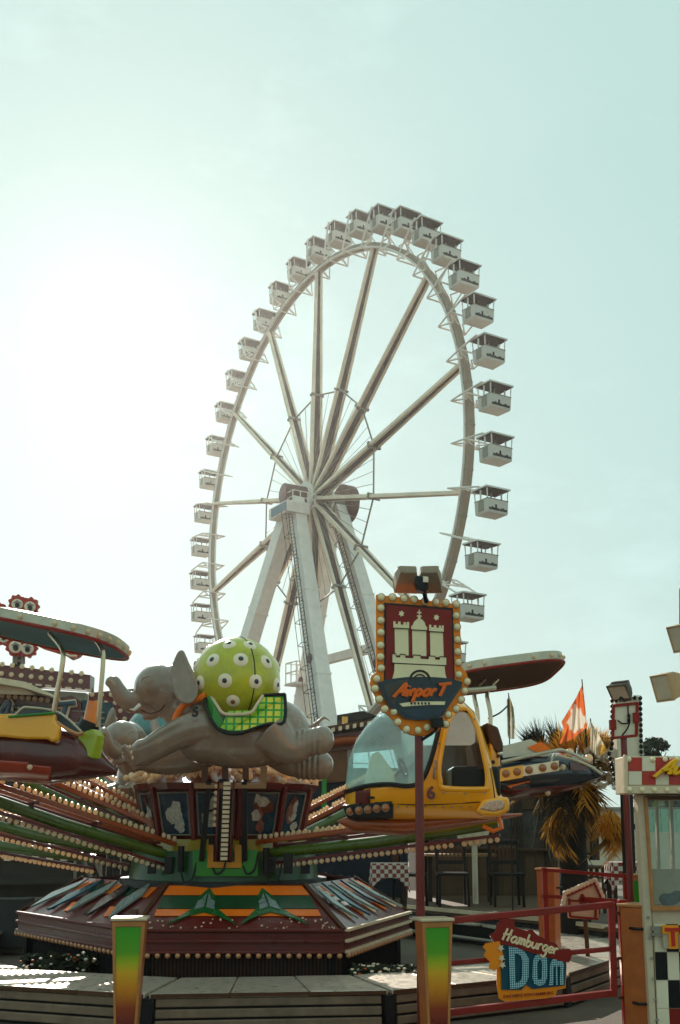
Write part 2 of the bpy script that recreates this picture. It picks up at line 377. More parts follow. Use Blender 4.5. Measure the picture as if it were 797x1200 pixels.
def leg(a, s, da, top, w0, w1, ladder):
    t = W(0, 0, a)+U*top-Z*.6; b = CW+N*(a+da)+U*s; b.z = 0
    d = (t-b).normalized(); x = (U-d*U.dot(d)).normalized(); y = x.cross(d)
    m = MB(); m.frame((t+b)/2, x, d, y, (w1/2, (t-b).length/2, w1*.42), (w0/w1, w0/w1))
    lo = obj('leg', m, WHITE, fw, bevel=.04, smooth=False)
    jm = MB()
    for f in (.2, .45, .7):
        p = b.lerp(t, f); wd = lerp(w1, w0, f)
        jm.frame(p, x, d, y, (wd/2+.05, .10, wd*.42+.05))
    obj('leg_flange', jm, WHITE, lo, smooth=False, kind='stuff')
    pt = MB(); nn = y if y.y < 0 else -y
    pt.disc(b.lerp(t, .5)+nn*(lerp(w1, w0, .5)*.42-.02), nn, .45, .08); obj('round_hatch', pt, RUST, lo)
    if ladder:
        l = MB(); off = nn*(w0*.5+.35)+x*.25
        for q in (-.28, .28): l.tube([b+off+x*q, t+off*.9+x*q], .05, 5)
        n_ = 90
        for i in range(n_): p = (b+off).lerp(t+off*.9, i/n_); l.tube([p-x*.28, p+x*.28], .03, 4)
        for i in range(0, n_, 6):
            p = (b+off).lerp(t+off*.9, i/n_); l.tube([p-x*.4+nn*.1, p-x*.4+nn*.7, p+x*.4+nn*.7, p+x*.4+nn*.1], .035, 4)
            l.tube([p, p-off*.8], .04, 4)
        for q in (-.38, .38): l.tube([b+off+nn*.7+x*q, t+off*.9+nn*.7+x*q], .03, 4)
        obj('ladder', l, DARK, lo, kind='stuff')
    return b, t
leg(2.4, -20.0, 1.5, -.35, 1.5, 2.1, False); leg(2.4, 11.2, 1.5, .35, 1.4, 1.95, True)
B3 = leg(-2.4, -13.5, -1.3, -.3, 1.3, 1.75, False); B4 = leg(-2.4, 13.6, -1.3, .3, 1.4, 2.0, True)
pl = MB(); pc = W(0, 0, 2.9)-Z*1.75
pl.frame(pc, U, Z, N, (1.9, .55, 1.2)); po = obj('hub_platform', pl, WHITE, fw, bevel=.03, smooth=False)
pn = MB(); pn.frame(pc+N*1.23+U*.2, U, Z, N, (1.5, .42, .03)); obj('panel', pn, TEAL, po, smooth=False)
p3 = MB(); p3.frame(pc-U*1.93, N, Z, U, (1.0, .42, .03)); obj('panel', p3, mat('faded yellow paint', (.6, .5, .15), .5), po, smooth=False)
rl = MB()
for q in (-1.2, -.4, .4, 1.2): rl.tube([pc+U*2.9+N*q, pc+U*2.9+N*q+Z*1.2], .05, 5)
for z in (0, .6, 1.2): rl.tube([pc+U*1.9-N*1.2+Z*z, pc+U*2.9-N*1.2+Z*z, pc+U*2.9+N*1.2+Z*z, pc+U*1.9+N*1.2+Z*z], .05, 5)
obj('railing', rl, WHITE, po, kind='stuff')
br = MB(); a = B3[0].lerp(B3[1], .55); b = B4[0].lerp(B4[1], .55); br.beam(a, b, .7, .8); obj('cross_brace', br, WHITE, fw, smooth=False)
cg = MB(); c0 = B3[0].lerp(B3[1], .52)+N*1.2
for x in (-1.1, 0, 1.1):
    for y in (-.7, .7): cg.tube([c0+U*x+N*y-Z*1, c0+U*x+N*y+Z*1.1], .07, 5)
for z in (-1, .1, 1.1): cg.tube([c0+U*x+N*y+Z*z for x, y in ((-1.1, -.7), (1.1, -.7), (1.1, .7), (-1.1, .7))], .07, 5, close=True)
cg.frame(c0-Z*1.1, U, Z, N, (1.2, .1, .8)); obj('work_cage', cg, WHITE, fw, kind='stuff')
# brackets that carry the gondola pivots
RP = 27.05; bk = MB()
for s in (-1, 1):
    A = Vector((23.4, s*1.35, 0)); B = Vector((25.1, s*1.35, 0)); Q = Vector((RP, s*1.22, 0)); I = Vector((24.3, s*.45, 0))
    for a, b in ((A, B), (B, Q), (A, I), (B, I), ((A+B)/2, Q)): bk.tube([a, b], .075, 5)
for r in (23.4, 25.1): bk.tube([Vector((r, -1.35, 0)), Vector((r, 1.35, 0))], .075, 5)
bk.tube([Vector((23.4, -1.35, 0)), Vector((25.1, 1.35, 0))], .05, 5)
bk.tube([Vector((RP, -1.25, 0)), Vector((RP, 1.25, 0))], .06, 6)
bme = bk.mesh('bracket', WHITE)
PH = .4
for k in range(42):
    th = (k+PH)*2*PI/42; d = U*math.cos(th)+Z*math.sin(th); t = -U*math.sin(th)+Z*math.cos(th)
    M = Matrix((d, N, t)).transposed()
    if M.determinant() < 0: M = Matrix((d, N, -t)).transposed()
    inst('bracket', bme, fw, CW, M)['kind'] = 'stuff'
# gondolas
GW, GD = 1.0, .75
def gondola(c):
    g = thing('gondola', c, 'x', 'gondola', 'gondolas of the ferris wheel')
    tub = MB()
    def ring(z, k): return [c+N*a*GW*k+U*b*GD*k+Z*z for a, b in ((-1, -1), (1, -1), (1, 1), (-1, 1))]
    r0, r1, r2, r3 = ring(-2.06, .92), ring(-1.95, .97), ring(-1.02, 1.0), ring(-1.02, .94)
    r4 = ring(-1.9, .9)
    tub.add(r0+r1+r2+r3+r4, [(0, 1, 2, 3)]+[(i+4*k, (i+1) % 4+4*k, (i+1) % 4+4*k+4, i+4*k+4) for k in range(4) for i in range(4)]+[(16, 17, 18, 19)])
    to = obj('tub', tub, mat('gondola grey white paint', (.56, .58, .60), .45, var=.1, scale=1.2, dirt=.2), g, smooth=False)
    sk = MB()
    rr = random.Random(3)
    for f in (-1, 1):
        xs = -.86; pts = []
        o = c+U*f*(GD+.012)-Z*1.88
        while xs < .8:
            w_ = rr.uniform(.07, .2); h_ = rr.choice((.20, .26, .34, .24, .60 if rr.random() < .35 else .3))
            h_ *= .8; pts += [(xs, h_), (min(xs+w_, .84), h_)]; xs += w_
        pts = [(-.86, .02)]+pts+[(.84, .02)]
        sk.prism([o+N*a+Z*b for a, b in pts], -U*f*.03)
    obj('skyline_strip', sk, mat('skyline print', (.03, .018, .015), .6), to, smooth=False, kind='stuff')
    dr = MB()
    for a in (-1, 1): dr.frame(c+N*a*(GW+.012)-Z*1.45, U, Z, N, (.30, .40, .012))
    obj('door', dr, GREY, to, kind='stuff', smooth=False)
    ed = MB(); ed.tube([c+N*a*GW+U*b*GD-Z*1.0 for a, b in ((-1, -1), (1, -1), (1, 1), (-1, 1))], .045, 5, close=True); obj('hand_rail', ed, GREY, to)
    rf = MB(); rf.frame(c-Z*.12, N, Z, U, (GW+.16, .06, GD+.14)); obj('roof', rf, WHITE, g, smooth=False)
    rl = MB(); rl.frame(c-Z*.2, N, Z, U, (GW+.1, .02, GD+.08)); obj('roof_lining', rl, SLOT, g, smooth=False)
    ps = MB()
    for a in (-1, 1):
        for b in (-1, 1): ps.tube([c+N*a*(GW-.05)+U*b*(GD-.04)-Z*1.02, c+N*a*(GW)+U*b*(GD)-Z*.18], .05, 6)
        ps.tube([c+N*a*GW+Z*0, c+N*a*(GW+.02)-Z*1.02], .07, 6)
    obj('post', ps, WHITE, g, kind='stuff')
    tb_ = MB(); tb_.tube([c-Z*1.9, c-Z*.2], .06, 6); tb_.tube([c-Z*1.3, c-Z*1.24], .4, 14); obj('centre_table', tb_, GREY, g)
    return g
ORD = ['', 'first', 'second', 'third', 'fourth', 'fifth', 'sixth', 'seventh', 'eighth', 'ninth', 'tenth', 'eleventh', 'twelfth', 'thirteenth', 'fourteenth', 'fifteenth', 'sixteenth', 'seventeenth']
def topk():
    best = max(range(42), key=lambda k: math.sin((k+PH)*2*PI/42)); return best
KT = topk(); g0 = None
for j in range(-16, 18):              # counted from the topmost one, the rest hang behind the rides
    k = KT+j; th = (k+PH)*2*PI/42; c = W(RP, th)
    if j > 0: lab = 'white open gondola with skyline strip, %s to the left of the topmost one' % ORD[j]
    elif j < 0: lab = 'white open gondola with skyline strip, %s to the right of the topmost one' % ORD[-j]
    else: lab = 'topmost white open gondola of the big ferris wheel'
    if g0 is None: g0 = gondola(c); g = g0
    else: g = copy_tree(g0); g.location = c
    g['label'] = lab
    g.rotation_mode = 'AXIS_ANGLE'; g.rotation_axis_angle = (math.radians(random.uniform(-2.2, 2.2)), *N)
# ------------------------------------------------------------------ carousel base, arms and centre drum
CC = Vector((-1.3, 12.3, 0))
car = thing('carousel', CC, 'burgundy and green carousel with picture panels on its drum and bulb-lined swing arms', 'carousel ride')
PO = [Vector(p) for p in ((-1.97, 10.32, .64), (.04, 10.30, .64), (.80, 12.5, .64), (.05, 14.9, .64), (-2.0, 14.9, .64), (-3.72, 12.5, .64))]
PC = Vector((-1.3, 12.5, 0))
PI_ = [PC+(p-PC)*.70 for p in PO]
for p in PI_: p.z = 1.03
def RPt(i, u, v, off=0):
    """point on roof panel i: u along the edge, v from drum (0) to eave (1)"""
    a, b, c, d = PI_[i], PI_[(i+1) % 6], PO[(i+1) % 6], PO[i]
    n = (b-a).cross(d-a).normalized(); n = n if n.z > 0 else -n
    return a.lerp(b, u).lerp(d.lerp(c, u), v)+n*off
def plate(i, uv, m, name, par, t=.006, off=.006):
    a, b, d = PI_[i], PI_[(i+1) % 6], PO[i]; n = (b-a).cross(d-a).normalized(); n = n if n.z > 0 else -n
    return obj(name, MB().prism([RPt(i, u, v, off+t) for u, v in uv], -n*t), m, par, smooth=False)
for i in range(6):
    a, b = PO[i], PO[(i+1) % 6]
    pan = obj('roof_panel', MB().prism([RPt(i, 0, 0), RPt(i, 1, 0), RPt(i, 1, 1), RPt(i, 0, 1)], Vector((0, 0, -.03))), BURG, car, smooth=False)
    if i in (2, 3, 4): pass
    out = Vector(((a+b)/2-PC).to_tuple()); out.z = 0; out.normalize()
    e = (b-a).normalized()
    fa = MB(); fa.prism([a+e*.003+Z*0, b-e*.003, b-e*.003-Z*.21, a+e*.003-Z*.21], -out*.04); fo = obj('fascia', fa, BURG, car, smooth=False)
    each('moulding', [bm(a+out*.022-Z*z+e*.02, b+out*.022-Z*z-e*.02, .045, .03) for z in (.0, .10, .2)], BURG if i != 1 else CREAM, fo, bevel=.006)
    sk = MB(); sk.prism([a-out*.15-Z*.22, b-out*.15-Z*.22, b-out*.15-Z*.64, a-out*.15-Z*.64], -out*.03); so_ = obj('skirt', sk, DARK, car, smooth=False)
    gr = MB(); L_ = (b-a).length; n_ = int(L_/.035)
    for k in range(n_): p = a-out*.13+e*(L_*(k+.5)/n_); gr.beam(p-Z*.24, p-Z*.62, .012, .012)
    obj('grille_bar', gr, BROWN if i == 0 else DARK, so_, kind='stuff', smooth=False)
    if i in (0, 1, 5):
        bl = MB().ball((0, 0, 0), (.028, .028, .028), 10, 6).mesh('bulb', mat('dull amber bulb', (.50, .30, .18), .2, coat=.8)); nb = int(L_/.092)
        for k in range(nb): inst('bulb', bl, car, a+e*(L_*(k+.5)/nb)+out*.03-Z*.232)
# paint and raised ornaments
f0 = car
plate(0, [(.03, .05), (.97, .05), (.97, .26), (.03, .26)], ORG, 'orange_band', f0)
plate(0, [(.03, .28), (.97, .28), (.95, .56), (.05, .56)], DGREEN, 'green_band', f0)
plate(0, [(.05, .58), (.95, .58), (.94, .72), (.06, .72)], ORG, 'orange_band', f0)
for cu in (.32, .68):
    plate(0, [(cu, .12), (cu+.045, .30), (cu+.06, .55), (cu+.17, .92), (cu+.08, .74), (cu, .66), (cu-.08, .74), (cu-.17, .92), (cu-.06, .55), (cu-.045, .30)], mat('dart green paint', (.015, .16, .05), .25, coat=.5), 'dart', f0, .012, .014)
    for s in (-1, 1):
        plate(0, [(cu+s*.006, .26), (cu+s*.03, .40), (cu+s*.05, .44), (cu+s*.055, .62), (cu+s*.006, .56)], SILVER, 'dart_feather', f0, .008, .028)
rr = random.Random(5)
dots = MB()
for k in range(46):
    u, v = rr.uniform(.03, .97), rr.uniform(.74, .97); n = Vector((0, -.5, .86)); dots.disc(RPt(0, u, v, .0), n, rr.uniform(.006, .013), .006, 6)
obj('gold_dot', dots, CREAM, f0, kind='stuff')
for i, cols in ((1, 0), (5, 1), (2, 2), (4, 3), (3, 4)):
    for k in range(5):
        u0 = .10+k*.18
        sh = .16 if i in (1, 2) else -.16
        plate(i, [(u0-sh*.3, .06), (u0+.05-sh*.1, .30), (u0+.05+sh*.5, .9), (u0-.035+sh*.2, .5)], (SILVER, TEAL, SILVER, NAVY, SILVER)[k], 'blade', f0, .02, .02)
        plate(i, [(u0+.06, .1), (u0+.12, .1), (u0+.13+sh*.2, .34), (u0+.07+sh*.2, .34)], (ORG, DGREEN)[k % 2], 'paint_patch', f0)
        plate(i, [(u0+.05, .62), (u0+.11, .60), (u0+.14, .8), (u0+.08, .84)], (CREAM, ORG)[k % 2] if i == 1 else (BROWN, ORG)[k % 2], 'paint_patch', f0)
    if i == 1:
        for k in range(4):
            u0 = .06+.05*k; plate(i, [(u0, .14+.13*k), (u0+.06, .14+.13*k), (u0+.07, .22+.13*k), (u0+.01, .22+.13*k)], WHITE, 'white_tile', f0, .01, .03)
each('ridge_trim', [bm(PI_[i]+Z*.012, PO[i]+Z*.012, .05, .02) for i in range(6)], BROWN, car, bevel=.005)
# centre drum
DC = Vector((-1.3, 12.05, 0)); NS = 12
def ringp(r, z, k, n=NS): a = -PI/2+2*PI*(k-.5)/n; return DC+Vector((math.cos(a)*r, math.sin(a)*r, z))
db = MB(); db.tube([DC+Z*1.0, DC+Z*1.36], [1.06, 1.02], 24); obj('drum_base', db, mat('dark hub green', (.015, .11, .035), .35, var=.3, coat=.3, dirt=.2), car)
obj('hub_plate', MB().prism([P(x, y, 10.97) for x, y in ((226, 996), (246, 996), (246, 1018), (282, 1018), (282, 996), (302, 996), (302, 1027), (226, 1027))], Vector((0, .05, 0))), GREEN, car, smooth=False, bevel=.004)
for k in range(10):
    x_ = 178+k*20
    if not 214 < x_ < 306: obj('hub_box', MB().box(P(x_, 1024, 11.08)-Vector((.05, 0, 0)), P(x_, 1008-(k % 3)*4, 11.14)+Vector((.05, 0, 0))), (DARK, BLACK)[k % 2], car, bevel=.008, smooth=False)
dk = MB(); dk.tube([DC+Z*.98, DC+Z*1.055], [1.16, 1.15], 24); obj('drum_plinth', dk, BLACK, car)
d2 = MB(); d2.tube([DC+Z*1.36, DC+Z*1.48], [1.0, .9], 24); obj('drum_collar', d2, mat('yellow green paint', (.30, .26, .02), .35, coat=.4), car)
core = MB(); core.tube([DC+Z*1.48, DC+Z*2.0], [.80, .90], NS); obj('drum_core', core, BURG, car, smooth=False)
PIC = mat('picture panel blue', (.01, .06, .11), .25, var=.5, scale=3, coat=.4)
figm = [mat('picture figure '+n, c, .35, var=.5, scale=30) for n, c in (('silver', (.40, .42, .42)), ('copper', (.16, .05, .02)), ('pink', (.25, .12, .10)))]
for k in range(NS):
    a, b, c, d = ringp(.86, 1.5, k), ringp(.86, 1.5, k+1), ringp(.97, 2.0, k+1), ringp(.97, 2.0, k)
    n = (b-a).cross(d-a).normalized(); n = n if (n.dot(a-DC) > 0) else -n
    def q(u, v, o=0): return a.lerp(b, u).lerp(d.lerp(c, u), v)+n*o
    pn = obj('picture_panel', MB().prism([q(.1, .06, .012), q(.9, .06, .012), q(.9, .94, .012), q(.1, .94, .012)], -n*.03), PIC, car, smooth=False)
    fr = MB(); f_ = [q(.1, .06, .02), q(.9, .06, .02), q(.9, .94, .02), q(.1, .94, .02)]
    fr.tube(f_, .012, 5, close=True); obj('picture_frame', fr, GREY, pn)
    # printed figure: a loose bust on the panel
    rq = random.Random(k*7+1)
    for j in range(7):
        cu, cv_, ra, rb = .5+rq.uniform(-.17, .17), .50+rq.uniform(-.27, .27), rq.uniform(.07, .17), rq.uniform(.08, .2)
        pts = [q(cu+ra*math.cos(t*PI/6)*rq.uniform(.75, 1.2), cv_+rb*math.sin(t*PI/6)*rq.uniform(.75, 1.2), .0155+.0012*j) for t in range(12)]
        obj('picture_print', MB().prism(pts, -n*.003), figm[0] if k in (11, 3) and j % 3 else figm[j % 3], pn, smooth=False)
    for z, nm in ((-.01, 'drum_post'),): obj(nm, bm(ringp(.885, 1.47, k), ringp(1.0, 2.03, k), .05, .05, ringp(1, 0, k)-DC), BURG, car, smooth=False, bevel=.006)
ev = MB(); ev.tube([DC+Z*2.0, DC+Z*2.07], [1.02, 1.06], NS); obj('drum_eave', ev, BURG, car, smooth=False)
rf = MB(); rf.tube([DC+Z*2.07, DC+Z*2.36], [1.03, .25], NS); obj('drum_roof', rf, BURG, car, smooth=False)
cl = MB(); rr = random.Random(2)
for k in range(NS):
    for t in range(9):
        f = t/9; p = ringp(1.0-.72*f, 2.09+.27*f, k)
        for s in range(5): cl.ball(p+Vector((rr.uniform(-.15, .15), rr.uniform(-.15, .15), rr.uniform(.0, .09))), rr.uniform(.026, .045), 7, 5)
obj('roof_bulb_cluster', cl, BULB, car, kind='stuff')
# arms
RAIL = mat('orange brown rail paint', (.33, .10, .02), .3, var=.2, scale=5, coat=.5, dirt=.15)
def arm(p0, p1, wd=.2, low=True, tubes=1, pitch=.066):
    d = (p1-p0).normalized(); s = d.cross(Z).normalized(); u = s.cross(d)
    if s.y > 0: s = -s                                   # s points to the viewer's side
    ar = obj('swing_arm', bm(p0, p1, .13, .11, Z), BURG, car, smooth=False, bevel=.01)
    each('rail', [bm(p0+s*wd*q+u*.10, p1+s*wd*q+u*.10, .045, .05) for q in (-1, 1)], RAIL, ar, bevel=.008)
    each('green_tube', [tb([p0+s*.13-u*(.02+.12*k), p0.lerp(p1, .5)+s*.13-u*(.05+.12*k), p1+s*.13-u*(.02+.12*k)], [.05, .062, .05], 12) for k in range(tubes)], OLIVE, ar)
    each('cross_tie', [bm(p0.lerp(p1, f)-s*wd+u*.06, p0.lerp(p1, f)+s*wd+u*.06, .05, .03) for f in (.08, .36, .64, .92)], BURG, ar)
    b = MB(); L_ = (p1-p0).length; n = int(L_/pitch)
    for k in range(n):
        p = p0.lerp(p1, (k+.5)/n)
        for q in (-1, 1):
            if random.random() > .03: k_ = random.uniform(.88, 1.12); b.ball(p+s*(wd*q+random.uniform(-.006, .006))+u*(.15+random.uniform(-.006, .004)), (.023*k_, .023*k_, .03*k_), 7, 5)
        if low and random.random() > .03: b.ball(p+s*(wd*.8)-u*.17, .026, 8, 6)
    obj('arm_bulbs', b, BULB, ar, kind='stuff')
    if low: obj('bulb_rail', bm(p0+s*wd*.8-u*.13, p1+s*wd*.8-u*.13, .035, .03), BURG, ar)
    return ar
arm(P(214, 990, 11.7), P(84, 922, 12.3), low=False)
arm(P(192, 1000, 11.35), P(-70, 915, 9.9))
arm(P(160, 1000, 12.0), P(-60, 948, 12.2))
arm(P(205, 990, 12.0), P(30, 915, 11.6), low=True, wd=.16)
arm(P(225, 985, 12.6), P(120, 905, 14.2), low=False)
arm(P(120, 1004, 12.4), P(-60, 975, 13.2), wd=.15)
arm(P(312, 998, 11.4), P(588, 963, 10.45))
arm(P(330, 982, 12.5), P(452, 918, 14.3), low=False)
a_, b_ = P(262, 1008, 10.95), P(266, 915, 10.62)
fa = obj('front_arm', bm(a_, b_, .17, .08, Vector((0, 1, 0))), BLACK, car, smooth=False)
for s in (-.075, .075): obj('rail', bm(a_+Vector((s, -.06, 0)), b_+Vector((s, -.06, 0)), .02, .03, Vector((0, 1, 0))), BURG, fa, smooth=False)
for s in (-.22, .22): obj('lift_strut', bm(a_+Vector((s, -.02, 0)), b_+Vector((s*.8, -.02, 0)), .05, .06, Vector((0, 1, 0))), BLACK, car, smooth=False)
rungm = MB().box((-.035, -.012, -.016), (.035, .012, .016)).mesh('rung', CREAM, smooth=False)
for k in range(17): inst('rung', rungm, fa, a_.lerp(b_, (k+.4)/17)+Vector((.01, -.06, 0)))
fbm = MB().ball((0, 0, 0), .022, 8, 6).mesh('bulb', BULB)
for k in range(7): inst('bulb', fbm, fa, a_.lerp(b_, .45+k*.08)+Vector((-.10, -.06, 0)))
# motor boxes and hoses at the arm roots
hs_ = [(212, 1010, 11.0), (312, 1012, 11.0), (248, 1000, 11.0), (284, 1000, 11.0)]
for px, py, Y in hs_:
    c = P(px, py, Y); obj('hydraulic_ram', tb([c-Z*.10, c+Z*.16], .035, 10), BLACK, car)
    obj('hose', tb(smoothpath([c-Z*.08, c+Vector((.05, -.06, -.2)), c+Vector((.13, -.05, -.16)), c+Vector((.16, -.02, 0))], 5), .011, 6), BLACK, car)
br = MB(); a = P(240, 985, 11.0)
obj('arm_socket', MB().prism([P(243, 990, 10.96), P(250, 990, 10.96), P(250, 1010, 10.96), P(275, 1010, 10.96), P(275, 990, 10.96), P(283, 990, 10.96), P(283, 1017, 10.96), P(243, 1017, 10.96)], Vector((0, .1, 0))), mat('gold trim paint', (.5, .28, .05), .35, .3), car, smooth=False)
# ------------------------------------------------------------------ ring deck round the carousel
RC = Vector((-1.0, 13.05, 0)); RO, RI_, HT = 4.39, 3.45, .30
rd = thing('ring_deck', RC, 'low metal walkway ringing the carousel with weathered brown riser boards', 'walkway')
NR = 14
def rg(r, k, z): a = math.radians(-97+360/NR*k); return RC+Vector((math.cos(a)*r, math.sin(a)*r, z))
for k in range(NR):
    a, b, c, d = rg(RO, k, HT), rg(RO, k+1, HT), rg(RI_, k+1, HT), rg(RI_, k, HT)
    e = (b-a).normalized()*.012; e2 = (c-d).normalized()*.012
    for j in range(3):                                       # three plates to a bay, seams open and slightly uneven
        f0_, f1_ = j/3+.004, (j+1)/3-.004; up_ = Z*random.uniform(-.003, .002)
        obj('deck_plate', MB().prism([(a+e).lerp(b-e, f0_)+up_, (a+e).lerp(b-e, f1_)+up_, (d+e2).lerp(c-e2, f1_)+up_, (d+e2).lerp(c-e2, f0_)+up_], -Z*.035), DECK, rd, smooth=False, bevel=.005)
    out = ((a+b)/2-RC); out.z = 0; out.normalize(); e = (b-a).normalized()
    obj('riser_back', MB().prism([a+e*.05-Z*.04-out*.06, b-e*.05-Z*.04-out*.06, b-e*.05-Z*.3-out*.06, a+e*.05-Z*.3-out*.06], -out*.02), DARK, rd, smooth=False)
    for j in range(3):
        z = HT-.075-.083*j
        obj('riser_board', bm(a+e*.07-out*(.03-.012*j)+Z*(z-HT), b-e*.07-out*(.03-.012*j)+Z*(z-HT), .035, .066), BOARD, rd, bevel=.008, smooth=False)
    obj('edge_strip', bm(a+e*.03-out*.012-Z*.018, b-e*.03-out*.012-Z*.018, .03, .03), BROWN, rd, smooth=False)
    obj('riser_post', bm(a-out*.03-Z*.04, a-out*.03-Z*.3, .09, .07, out), DARK, rd, smooth=False)
# planting in the gap between ring and carousel
FLW = [mat('white petal', (.75, .72, .66), .6), mat('orange petal', (.6, .16, .03), .6), mat('dark leaf', (.035, .05, .02), .6, var=.4, scale=20)]
def flowers(px0, px1, Y, n, seed, label):
    a, b = G(px0, Y), G(px1, Y); c = (a+b)/2
    t = thing('flower_trough', c, label, 'flower trough'); r = random.Random(seed)
    obj('trough', MB().box((a.x, Y-.11, 0), (b.x, Y+.11, .16)), BROWN, t, bevel=.01, smooth=False)
    for nm, m, cnt, z0, z1, sz in (('leaves', FLW[2], n*16, .10, .33, .05), ('blossoms', FLW[0], n*2, .2, .34, .02), ('blossoms', FLW[1], n, .2, .33, .018)):
        q = MB()
        for i in range(cnt):
            p = Vector((r.uniform(a.x, b.x), Y+r.uniform(-.16, .16), r.uniform(z0, z1)))
            x = Vector((r.uniform(-1, 1), r.uniform(-1, 1), r.uniform(-.4, .9))).normalized(); y = x.orthogonal()
            if nm == 'leaves': q.prism([p-x*sz, p+y*sz*.35, p+x*sz, p-y*sz*.35], x.cross(y)*.004)
            else: q.ball(p, (sz, sz, sz*.6), 6, 4)
        obj(nm, q, m, t, kind='stuff')
flowers(412, 486, 10.1, 34, 1, 'low trough of white and orange flowers at the right foot of the carousel')
flowers(36, 118, 11.0, 12, 2, 'shaded trough of flowers at the left foot of the carousel')
# ------------------------------------------------------------------ flying elephants
ELE = mat('grey elephant gloss paint', (.29, .245, .215), .24, var=.14, scale=5, coat=.9, dirt=.22)
LIME = mat('lime ball paint', (.45, .49, .03), .3, var=.25, scale=6, bump=.15, coat=.6, dirt=.15)
EYEW = mat('white disc paint', (.72, .70, .62), .35, coat=.4)
EYEB = mat('dark blue pupil', (.012, .02, .05), .25, coat=.6)
def plaid():
    m = mat('green plaid', (.03, .4, .03), .4, coat=.4); t, b = nodes(m)
    co = t.nodes.new('ShaderNodeTexCoord'); s = t.nodes.new('ShaderNodeSeparateXYZ'); t.links.new(co.outputs['Object'], s.inputs[0])
    outs = []
    for k, ax in enumerate(('X', 'Z')):
        mu = t.nodes.new('ShaderNodeMath'); mu.operation = 'MULTIPLY'; mu.inputs[1].default_value = 13 if k == 0 else 14; t.links.new(s.outputs[ax], mu.inputs[0])
        fr = t.nodes.new('ShaderNodeMath'); fr.operation = 'FRACT'; t.links.new(mu.outputs[0], fr.inputs[0])
        lt = t.nodes.new('ShaderNodeMath'); lt.operation = 'LESS_THAN'; lt.inputs[1].default_value = .28; t.links.new(fr.outputs[0], lt.inputs[0]); outs.append(lt)
    mx = t.nodes.new('ShaderNodeMath'); mx.operation = 'MAXIMUM'; t.links.new(outs[0].outputs[0], mx.inputs[0]); t.links.new(outs[1].outputs[0], mx.inputs[1])
    n = t.nodes.new('ShaderNodeTexNoise'); n.inputs['Scale'].default_value = 3; t.links.new(co.outputs['Object'], n.inputs['Vector'])
    c1 = t.nodes.new('ShaderNodeMix'); c1.data_type = 'RGBA'; c1.inputs['A'].default_value = (.75, .62, .02, 1); c1.inputs['B'].default_value = (.28, .55, .02, 1)
    r = t.nodes.new('ShaderNodeMapRange'); r.inputs['From Min'].default_value = .45; r.inputs['From Max'].default_value = .6; t.links.new(n.outputs['Fac'], r.inputs['Value']); t.links.new(r.outputs[0], c1.inputs['Factor'])
    c2 = t.nodes.new('ShaderNodeMix'); c2.data_type = 'RGBA'; c2.inputs['B'].default_value = (.02, .30, .02, 1); t.links.new(c1.outputs['Result'], c2.inputs['A']); t.links.new(mx.outputs[0], c2.inputs['Factor'])
    t.links.new(c2.outputs['Result'], b.inputs['Base Color']); return m
PLAID = plaid()
YE = 10.75
def E_(px, py, d=0): return P(px, py, YE+d)
S1 = YE/FPX
el_base = P(268, 920, YE)
ele = thing('elephant_figure', el_base, 'large grey flying elephant figure numbered 5 carrying the lime green ball', 'elephant', 'elephants of the carousel')
b = MB()
def bl(px, py, d, rx, ry, rd, tilt=0):
    c, s = math.cos(tilt), math.sin(tilt); b.ball(E_(px, py, d), (rx*S1, rd, ry*S1), 20, 14, (Vector((c, 0, s)), Vector((0, 1, 0)), Vector((-s, 0, c))))
bl(282, 863, 0, 70, 38, .36); bl(240, 858, 0, 36, 38, .36); bl(325, 858, 0, 40, 38, .34, -.35); bl(348, 866, 0, 22, 26, .25)
bl(186, 806, 0, 29, 28, .26); bl(204, 812, 0, 32, 34, .27, .2); bl(220, 832, 0, 30, 28, .27)           # head and neck
bl(172, 818, 0, 14, 14, .17); bl(178, 838, 0, 12, 6, .10, .3)                                            # cheeks, lower lip
b.tube(smoothpath([E_(180, 815), E_(160, 824, -.03), E_(145, 818, -.05), E_(137, 806, -.06), E_(134, 799, -.06), E_(129, 799, -.07), E_(127, 804, -.08)], 6), [f*S1 for f in [16-11.5*(i/36)**.75 for i in range(37)]], 14)
for d in (-.22, .22):                                                                                     # fore legs stretched forward, hind legs back
    o = 0 if d < 0 else 1
    b.tube(smoothpath([E_(258, 850+o*22, d*.8), E_(226, 853+o*34, d*1.25), E_(198, 866+o*26, d*1.3), E_(172, 881+o*10, d*1.25)], 6), [S1*f for f in [21-6.5*i/18 for i in range(19)]], 16)
    b.ball(E_(168, 882+o*6, d*1.2), (.135, .135, .14), 14, 10); b.frame(E_(154, 886+o*6, d*1.2), Vector((.8, 0, .6)), Vector((-.6, 0, .8)), Vector((0, 1, 0)), (.03, .12, .10))
    b.tube(smoothpath([E_(318, 858+o*12, d), E_(340, 878+o*14, d*1.15), E_(362, 870+o*28, d*1.1), E_(381, 867+o*30, d*1.1)], 6), [S1*f for f in [28-13*math.sin(min(i/11, 1)*PI/2) for i in range(19)]], 16)
    b.ball(E_(378, 867+o*30, d*1.1), (.12, .15, .145), 14, 10)
    for q in range(5):                                                                                    # knee wrinkles
        x = 350+q*6; y = 873-q*1.0+o*(25+q); b.ball(E_(x, y, d*1.1), (.016, .165, .158), 14, 8)
b.tube([E_(368, 850), E_(380, 840), E_(388, 846)], [.03, .02, .012], 8)
body = blob(b, .017, 5, .5)
bo = obj('body', body, ELE, ele, angle=180)
